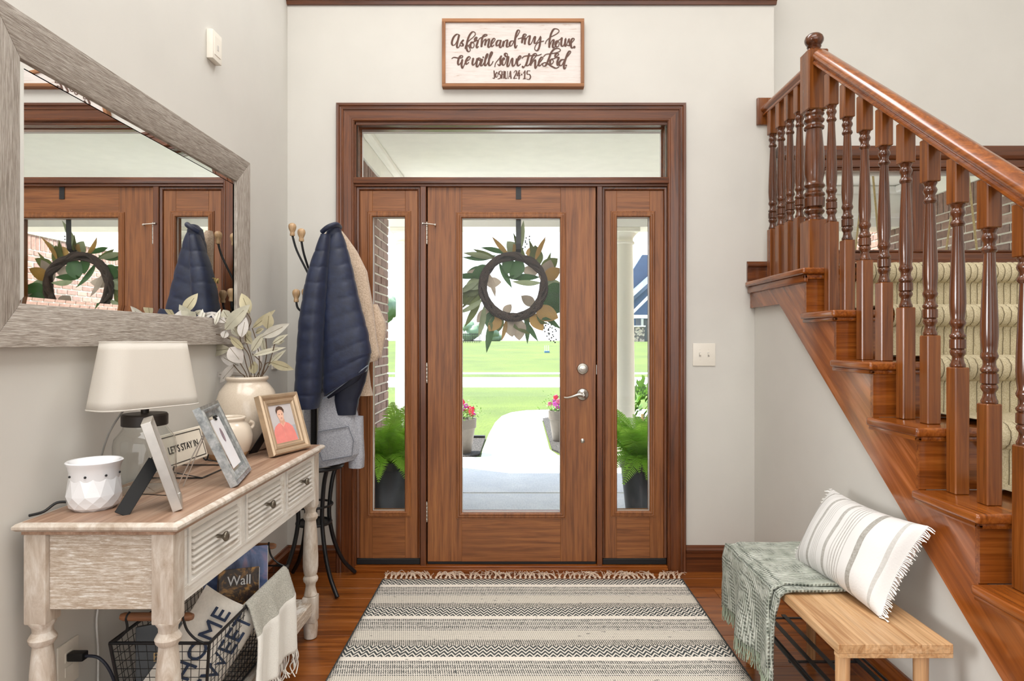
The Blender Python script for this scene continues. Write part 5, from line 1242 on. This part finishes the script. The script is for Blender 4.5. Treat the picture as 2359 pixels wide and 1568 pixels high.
def wires(fn, nm, cnt):
    for i in range(1, cnt):
        MB().tube(fn(i/cnt), .0011, 4, cap=False).part(nm, M['black'], bk)
wires(lambda t: [bp(t,0,0), bp(t,0,1)], 'mesh_wire', 11); wires(lambda t: [bp(t,1,0), bp(t,1,1)], 'mesh_wire', 11)
wires(lambda t: [bp(0,t,0), bp(0,t,1)], 'mesh_wire', 24); wires(lambda t: [bp(1,t,0), bp(1,t,1)], 'mesh_wire', 24)
wires(lambda t: [bp(0,0,t), bp(1,0,t), bp(1,1,t), bp(0,1,t), bp(0,0,t)], 'mesh_wire', 10)
wires(lambda t: [bp(t,0,0), bp(t,1,0)], 'mesh_wire', 11); wires(lambda t: [bp(0,t,0), bp(1,t,0)], 'mesh_wire', 20)
hw_ = wood('handle_wood', S(110,70,44), S(150,102,70), S(176,130,96), axis=0, rough=.5)
for yy, sg in ((by0, -1), (by1, 1)):
    zc = .487
    MB().tube([V((bx0+.03, yy+sg*.0, zc)), V((bx0+.04, yy, zc)), V((bx1-.085+.03, yy, zc)), V((bx1-.075+.03, yy, zc))], [.008,.0115,.0115,.008], 14).part('handle_bar', hw_, bk, smooth=True)
    for x_, s_ in ((bx0+.055, -1), (bx1-.07, 1)):
        MB().tube(crm([V((x_, yy, zc+.013)), V((x_+s_*.004, yy-.01, zc)), V((x_+s_*.008, yy, zc-.035)), V((x_+s_*.03, yy, zc-.06)), V((x_+s_*.055, yy, bz1+.004))], 5), .0034, 8).part('handle_wire', M['black'], bk, smooth=True)

def pillow(w, h, th, e=3.0, nu=26, nv=20, corner=.06):
    mb = MB()
    for s in (1, -1):
        def fn(u, v):
            a, b = 2*u-1, 2*v-1
            f = (max(0, 1-abs(a)**e)*max(0, 1-abs(b)**e))**.55
            pinch = 1-corner*(1-a*a)*(b*b) ; pinch2 = 1-corner*(1-b*b)*(a*a)
            return (a*w/2*pinch2, b*h/2*pinch, s*th/2*f+.006*noise.noise(V((a*2, b*2, s*2)))*f)
        mb.grid(fn, nu, nv)
    return mb
def xf(mb, m): mb.v = [tuple(m @ V(p)) for p in mb.v]; return mb
linen = flat('linen_pillow', S(214,208,198), .95, var=.04, scale=120, bump=.3)
o1 = thing('lettered_pillow', 'small linen pillow lettered home sweet home in the wire basket', 'pillow', (-.93, 1.9, bz0+.02))
e1 = V((.42, .45, .79)).normalized(); n1 = V((.80, -.60, 0)); n1 = (n1-e1*n1.dot(e1)).normalized(); e2 = n1.cross(e1).normalized()
pm = basis(V((-.94, 1.905, .322)), e1, e2, n1)
xf(pillow(.30, .24, .085), pm).part('pillow_body', linen, o1, smooth=True, angle=180)
navt = flat('navy_print', S(40,52,76), .9)
for tx_, off in (('HOME', .045), ('SWEET', -.04)):
    text_part(tx_, .082, 'lettering', navt, o1, pm @ Matrix.Translation((0.01, off, .043)), depth=.002, sx=.9)
def book(name, label, c, ex, ey, w, h, th, mat, txt=None, tm=None, ts=.02, tv=.3):
    ex = V(ex).normalized(); ey = V(ey); ey = (ey-ex*ey.dot(ex)).normalized(); ez = ex.cross(ey)
    o = thing(name, label, 'book', V(c)-V((0,0,.1)))
    MB().obox(c, ex, ey, ez, w/2, h/2, th/2).part('cover', mat, o, bevel=.001)
    MB().obox(V(c)+ex*.003, ex, ey, ez, w/2-.001, h/2-.003, th/2-.0025).part('pages', M['white'], o)
    if txt:
        text_part(txt, ts, 'title', tm, o, basis(V(c)+ey*h*tv+ez*(th/2+.0006), ex, ey, ez), sx=.9)
        text_part(txt, ts, 'title', tm, o, basis(V(c)+ey*h*tv-ez*(th/2+.0006), -ex, ey, -ez), sx=.9)
    return o
blk = flat('black_cover', S(18,20,24), .4)
goldp = flat('gold_print', S(190,150,80), .4)
whp = flat('white_print', S(230,230,230), .5)
book('black_book', 'black book with gold lettering at the near end of the basket', V((-1.045, 1.845, .30)), (.93, .36, .05), (-.06, .25, .9), .12, .23, .028, blk, 'BE', goldp, .034, .1)
q = N('night_sky_cover'); a = q.noise(q.coords((1,1,1)), 9, 4, .6, 1); q.set(Base_Color=q.ramp(a, [(.3, S(50,66,110)), (.5, S(110,130,176)), (.7, S(190,150,170))]), Roughness=.3)
book('magazine', 'large blue magazine leaning at the far end of the basket', V((-.985, 2.21, .375)), (.78, .6, -.1), (-.12, .28, .95), .21, .28, .012, q.m)
q = N('night_city_cover'); a = q.noise(q.coords((1,1,1)), 16, 5, .7, 1); q.set(Base_Color=q.ramp(a, [(.35, S(22,22,32)), (.5, S(70,52,40)), (.62, S(190,140,70)), (.75, S(70,60,80))]), Roughness=.3)
book('paperback', 'dark paperback titled wall beside the lettered pillow', V((-.945, 2.135, .37)), (.80, .6, -.1), (-.12, .28, .95), .13, .2, .02, q.m, 'Wall', whp, .045, .3)

# throw hanging over the basket rim
q = N('two_tone_throw'); tc = q.n('ShaderNodeTexCoord'); sp = q.n('ShaderNodeSeparateXYZ'); q.l(tc.outputs['Object'], sp.inputs[0]); fn = q.noise(q.coords((260,260,260)), 1, 2)
g = q.math('GREATER_THAN', sp.outputs['Z'], -.085)
q.set(Base_Color=q.mix(g, S(232,229,222), q.ramp(fn, [(.3, S(150,148,138)), (.7, S(196,193,182))])), Roughness=1.0); q.bump(fn, .6, .003)
th_ = thing('hanging_throw', 'white and grey throw hanging over the basket rim', 'throw', (-.83, 2.12, .415))
def tfn(u, v):
    y = 1.985+.315*u-.06*v*(1-u)*1.2
    if v < .22:
        t = v/.22; a = pi*t; return (bx1-.012+.0*t+.014*(1-math.cos(a))/1.0-.012+.004, y, .412+.012*math.sin(a)-.05*max(0, .5-t)*2)
    t = (v-.22)/.78
    yy = y+.012*math.sin(u*9)*t
    return (-.836+.030*min(1, t*3)+.010*math.sin(u*15+1)*min(1, t*2)+.006*math.sin(u*31)*t, yy, .412-.275*t)
MB().grid(tfn, 40, 40).part('cloth', q.m, th_, smooth=True, angle=180, solid=.005)
mb = MB()
for i in range(46):
    p = V(tfn((i+.5)/46, 1.0)); r = random.uniform
    pts = [p+V((0,0,.004)), p+V((r(-.006,.006), r(-.006,.006), -.025)), p+V((r(-.012,.012), r(-.012,.012), -.05)), p+V((r(-.014,.014), r(-.014,.014), -.075+r(-.01,.01)))]
    mb.tube(crm(pts, 3), .0022, 5)
o_ = mb.part('fringe', flat('throw_fringe', S(230,226,218), 1.0), th_, smooth=True); o_['kind'] = 'stuff'

# ================================================================== rug
q = N('woven_rug'); tc = q.n('ShaderNodeTexCoord'); sp = q.n('ShaderNodeSeparateXYZ'); q.l(tc.outputs['Object'], sp.inputs[0])
PER = .3655
yv = q.math('DIVIDE', q.math('MODULO', q.math('SUBTRACT', 20*PER+.0185, sp.outputs['Y']), PER), PER)   # 0 at far edge of a chevron band
xv = sp.outputs['X']
cream, dark = S(228,221,209), S(62,66,66)
tri = q.math('ABSOLUTE', q.math('SUBTRACT', q.math('FRACT', q.math('DIVIDE', xv, .031)), .5))
zig = q.math('FRACT', q.math('ADD', q.math('MULTIPLY', yv, 13.2), q.math('MULTIPLY', tri, 1.9)))
chev = q.math('GREATER_THAN', zig, .46)
def inb(a, b): return q.math('MULTIPLY', q.math('GREATER_THAN', yv, a), q.math('LESS_THAN', yv, b))
wx = q.math('FRACT', q.math('ADD', q.math('DIVIDE', xv, .0085), q.math('MULTIPLY', q.math('FLOOR', q.math('DIVIDE', sp.outputs['Y'], .014)), .3)))
wy = q.math('FRACT', q.math('DIVIDE', sp.outputs['Y'], .0075))
nz = q.noise(q.coords((90,90,90)), 1, 3, .6)
weave1 = q.math('GREATER_THAN', q.math('ADD', wx, q.math('MULTIPLY', q.math('SUBTRACT', nz, .5), 1.4)), .44)
dots = q.math('MULTIPLY', q.math('GREATER_THAN', wx, .5), q.math('GREATER_THAN', wy, .55))
col = q.mix(chev, cream, dark)
col = q.mix(inb(.252, .335), col, S(236,228,216))
col = q.mix(inb(.335, .635), col, q.mix(weave1, cream, S(92,92,88)))
lines = q.math('MULTIPLY', inb(.335, .635), q.math('LESS_THAN', q.math('FRACT', q.math('MULTIPLY', yv, 10)), .13))
col = q.mix(q.math('MULTIPLY', lines, .75), col, S(238,232,222))
col = q.mix(inb(.635, .87), col, q.mix(dots, S(222,214,200), S(122,119,112)))
col = q.mix(inb(.87, 1.0), col, q.mix(weave1, S(216,208,196), S(94,92,86)))
col = q.mix(.35, col, q.ramp(nz, [(.3, (.72,.72,.72,1)), (.6, (1,1,1,1))]), 'MULTIPLY')
fl1 = q.math('GREATER_THAN', q.noise(q.coords((30,60,30)), 1, 1), .72); col = q.mix(q.math('MULTIPLY', fl1, .7), col, dark)
q.set(Base_Color=col, Roughness=1.0)
hgt = q.math('ADD', q.math('MULTIPLY', wx, .5), q.math('MULTIPLY', wy, .5)); q.bump(hgt, .5, .003)
rx0, rx1, ry0, ry1 = -.694, .860, .85, 3.275
rg = thing('woven_rug', 'striped flat woven rug with chevron bands and fringed end', 'rug', ((rx0+rx1)/2, ry1, 0))
nu, nv = 60, 90
mb = MB(); mb.grid(lambda u, v: (rx0+(rx1-rx0)*u+.0025*noise.noise(V((u*0+v*40, 7 if u < .5 else 3, 1))), ry0+(ry1-ry0)*v, .0045+.0016*noise.noise(V((u*6, v*9, 0)))), nu, nv)
mb.part('rug_field', q.m, rg, smooth=True, angle=180, solid=.006)
mb = MB(); r = random.Random(3)
for i in range(60):
    x = rx0+(rx1-rx0)*(i+.5)/60; k = V((x+r.uniform(-.004,.004), ry1+.012, .009)); mb.sphere(k, .0075, 8, 5)
    lean = r.uniform(-.8,.8)+.35*math.sin(i*.7)
    for j in range(7):
        dx = lean*.03+r.uniform(-.022,.022); L_ = r.uniform(.04,.09)
        pts = [k, k+V((dx*.5, L_*.45, r.uniform(.002,.012))), k+V((dx*1.2, L_*.8, r.uniform(0,.014))), k+V((dx*1.6+r.uniform(-.012,.012), L_, r.uniform(-.003,.006)))]
        mb.tube(crm(pts, 3), .0014, 4)
o_ = mb.part('fringe', flat('rug_fringe', S(218,196,174), 1.0), rg, smooth=True); o_['kind'] = 'stuff'
mb = MB()
for sx in (rx0, rx1):
    for i in range(130):
        y_ = ry1-.005-i*.0095
        mb.sphere((sx, y_, .006), .0048, 6, 4)
o_ = mb.part('edge_binding', flat('rug_binding', S(70,70,68), 1.0, var=.4, scale=150), rg, smooth=True); o_['kind'] = 'stuff'

# ================================================================== bench
bnx0, bnx1, bny0, bny1, bnz = .877, 1.192, 1.717, 2.50, .42
bn = thing('wooden_bench', 'light wood bench with black metal shoe rack beneath', 'bench', ((bnx0+bnx1)/2, (bny0+bny1)/2, 0))
oak = wood('bench_acacia', S(178,130,84), S(206,164,118), S(222,184,142), axis=1, rough=.5, bump=.06, contrast=1.2)
ws = [.0, .075, .15, .23, .315]
for a_, b_ in zip(ws, ws[1:]): MB().box(bnx0+a_, bnx0+b_, bny0, bny1, bnz-.026, bnz).part('seat_board', oak, bn, bevel=.0012)
MB().box(bnx0+.0, bnx1, bny0+.0, bny0+.022, bnz-.038, bnz-.0262).part('end_batten', oak, bn, bevel=.001)
MB().box(bnx0+.0, bnx1, bny1-.03, bny1-.008, bnz-.038, bnz-.0262).part('end_batten', oak, bn, bevel=.001)
oakl = wood('bench_leg', S(172,124,80), S(198,152,106), S(216,176,134), axis=2, rough=.5, bump=.05)
for lx, ly in ((bnx0+.028, bny0+.03), (bnx1-.07, bny0+.03), (bnx0+.03, bny1-.06), (bnx1-.05, bny1-.06)):
    MB().lathe([(.014,0),(.0165,.004),(.0195,.39),(.0195,bnz-.038)], (lx, ly, 0), 20).part('leg', oakl, bn, smooth=True, angle=40)
rz = .175
for x_ in (bnx0+.045, bnx0+.105, bnx0+.165, bnx1-.05): MB().box(x_-.008, x_+.008, bny0+.03, bny1-.04, rz, rz+.004).part('rack_slat', M['black'], bn)
for y_ in (bny0+.05, (bny0+bny1)/2, bny1-.06): MB().box(bnx0+.035, bnx1-.04, y_-.006, y_+.006, rz-.004, rz).part('rack_bar', M['black'], bn)
for x_ in (bnx0+.04, bnx1-.045): MB().tube([(x_, bny0+.03, rz+.02), (x_, bny1-.05, rz+.02)], .004, 8).part('rack_rail', M['black'], bn)

# throw blanket on the bench
q = N('sage_waffle_throw'); c0 = q.coords((1,1,1)); nb = q.noise(c0, 22, 3, .6)
w1 = q.n('ShaderNodeTexWave', wave_type='BANDS', bands_direction='Y'); w1.inputs['Scale'].default_value = 26; w1.inputs['Distortion'].default_value = 3; q.l(c0, w1.inputs[0])
w2 = q.n('ShaderNodeTexWave', wave_type='BANDS', bands_direction='Z'); w2.inputs['Scale'].default_value = 26; w2.inputs['Distortion'].default_value = 3; q.l(c0, w2.inputs[0])
w3 = q.n('ShaderNodeTexWave', wave_type='BANDS', bands_direction='X'); w3.inputs['Scale'].default_value = 26; w3.inputs['Distortion'].default_value = 3; q.l(c0, w3.inputs[0])
hh = q.math('ADD', q.math('MULTIPLY', w1.outputs['Fac'], .5), q.math('MULTIPLY', q.math('MAXIMUM', w2.outputs['Fac'], w3.outputs['Fac']), .5))
q.set(Base_Color=q.mix(.6, q.ramp(hh, [(.2, S(112,118,108)), (.75, S(200,203,192))]), q.ramp(nb, [(.35, S(172,178,168)), (.62, (1,1,1,1))]), 'MULTIPLY'), Roughness=1.0); q.bump(hh, 1.0, .008)
bt = thing('throw_blanket', 'sage green woven throw draped over the far end of the bench', 'blanket', (bnx0, 2.28, bnz))
def blanket(y0, y1, zlow, lift, seed, xr):
    tot_top = xr-(bnx0-.012); hang = bnz-zlow
    def fn(u, v):
        y = y0+(y1-y0)*u; s = v*(tot_top+hang)
        wob = .006*noise.noise(V((u*5, v*6, seed)))
        if s < tot_top:
            x = xr-s; k = max(0, 1-(tot_top-s)/.03); z = bnz+.006+lift-.012*k*k+wob*.6+.004*abs(math.sin(u*8+seed))
            z -= .10*max(0, (y-2.505)/.03)*.4 if y > 2.505 else 0
        else:
            t = (s-tot_top)/hang
            x = bnx0-.014-lift-.03*t*math.sin(pi*min(1, u*1.2))-.018*math.sin(u*13+seed)*t-.010*min(1, t*4); z = bnz-.004+lift-(s-tot_top)+.04*t*u
        return (x, y+.01*math.sin(v*9+seed)*(.3+v), z)
    return fn
for k, (y0_, y1_, zl, lf, sd, xr_) in enumerate(((2.055, 2.545, .135, .004, 1, 1.18), (2.075, 2.53, .16, .017, 2.3, 1.17))):
    fnb = blanket(y0_, y1_, zl, lf, sd, xr_)
    o_ = MB().grid(fnb, 44, 64).part('blanket_layer', q.m, bt, smooth=True, angle=180, solid=.010)
    mb = MB()
    for i in range(60):
        p = V(fnb((i+.5)/60, 1.0)); rr_ = random.uniform
        mb.tube([p+V((0,0,.006)), p+V((rr_(-.004,.004), rr_(-.004,.004), -.02)), p+V((rr_(-.009,.009), rr_(-.009,.009), -.048))], .0022, 5)
    o_ = mb.part('fringe', flat('sage_fringe', S(156,166,146), 1.0), bt, smooth=True); o_['kind'] = 'stuff'

# lumbar pillow
q = N('striped_cotton'); tc = q.n('ShaderNodeTexCoord'); sp = q.n('ShaderNodeSeparateXYZ'); q.l(tc.outputs['UV'], sp.inputs[0])
wcol, gcol = S(215,213,210), S(138,134,124)
stops = []
bands = [(.0,.03,.1),(.06,.068,.5),(.09,.098,.5),(.12,.145,.9),(.17,.176,.5),(.19,.196,.5),(.21,.216,.5),(.27,.30,.9),(.33,.337,.5),(.35,.357,.6),(.37,.377,.6),(.39,.397,.6),(.46,.49,.9),(.53,.537,.8),(.555,.562,.9),(.58,.588,1),(.605,.612,1),(.63,.637,.9),(.72,.76,1.1),(.90,.92,.6)]
acc = None
for a_, b_, k in bands:
    m_ = q.math('MULTIPLY', q.math('MULTIPLY', q.math('GREATER_THAN', sp.outputs['X'], a_), q.math('LESS_THAN', sp.outputs['X'], b_)), k*.85)
    acc = m_ if acc is None else q.math('MAXIMUM', acc, m_)
nb = q.noise(q.coords((160,160,160)), 1, 2)
q.set(Base_Color=q.mix(q.math('MULTIPLY', acc, q.math('ADD', q.math('MULTIPLY', nb, .7), .5)), wcol, gcol), Roughness=.95); q.bump(nb, .35, .002)
# pillow axes: e1 along its length (far -> near), e2 up the leaning face, n towards the room
pA, pB = V((1.045, 2.36, bnz+.008)), V((1.10, 1.86, bnz+.008))
e1 = (pB-pA).normalized(); e2 = V((.46, .26, .85)); e2 = (e2-e1*e2.dot(e1)).normalized(); n1 = e1.cross(e2)
if n1.x > 0: n1 = -n1
pw_, ph_ = .48, .31
pc = (pA+pB)/2+e2*ph_*.46+n1*.012
pm = basis(pc, e1, e2, n1)
o1 = thing('striped_pillow', 'white lumbar pillow with grey stripes leaning on the bench', 'pillow', ((pA+pB)/2))
mbp = pillow(pw_, ph_, .165, e=2.6, nu=40, nv=28, corner=.10)
uvs = [(p[0]/pw_+.5, p[1]/ph_+.5) for p in mbp.v]
po = xf(mbp, pm).part('pillow_body', q.m, o1, smooth=True, angle=180)
uvl = po.data.uv_layers.new(name='UVMap')
for lp_ in po.data.loops: uvl.data[lp_.index].uv = uvs[lp_.vertex_index]
fz = flat('cotton_fringe', S(236,233,228), 1.0)
for s_ in (-1, 1):
    mb = MB()
    for i in range(70):
        b_ = (i+.5)/70*2-1; rr_ = random.uniform
        p = pm @ V((s_*pw_/2*(1-.10*(1-b_*b_)), b_*ph_/2, 0)); dv = (e1*s_+e2*rr_(-.3,.3)+n1*rr_(-.35,.35)).normalized()
        mb.tube([p-dv*.006, p+dv*.012, p+dv*.026+V((0,0,-.004))], .0016, 4)
    o_ = mb.part('fringe', fz, o1, smooth=True); o_['kind'] = 'stuff'
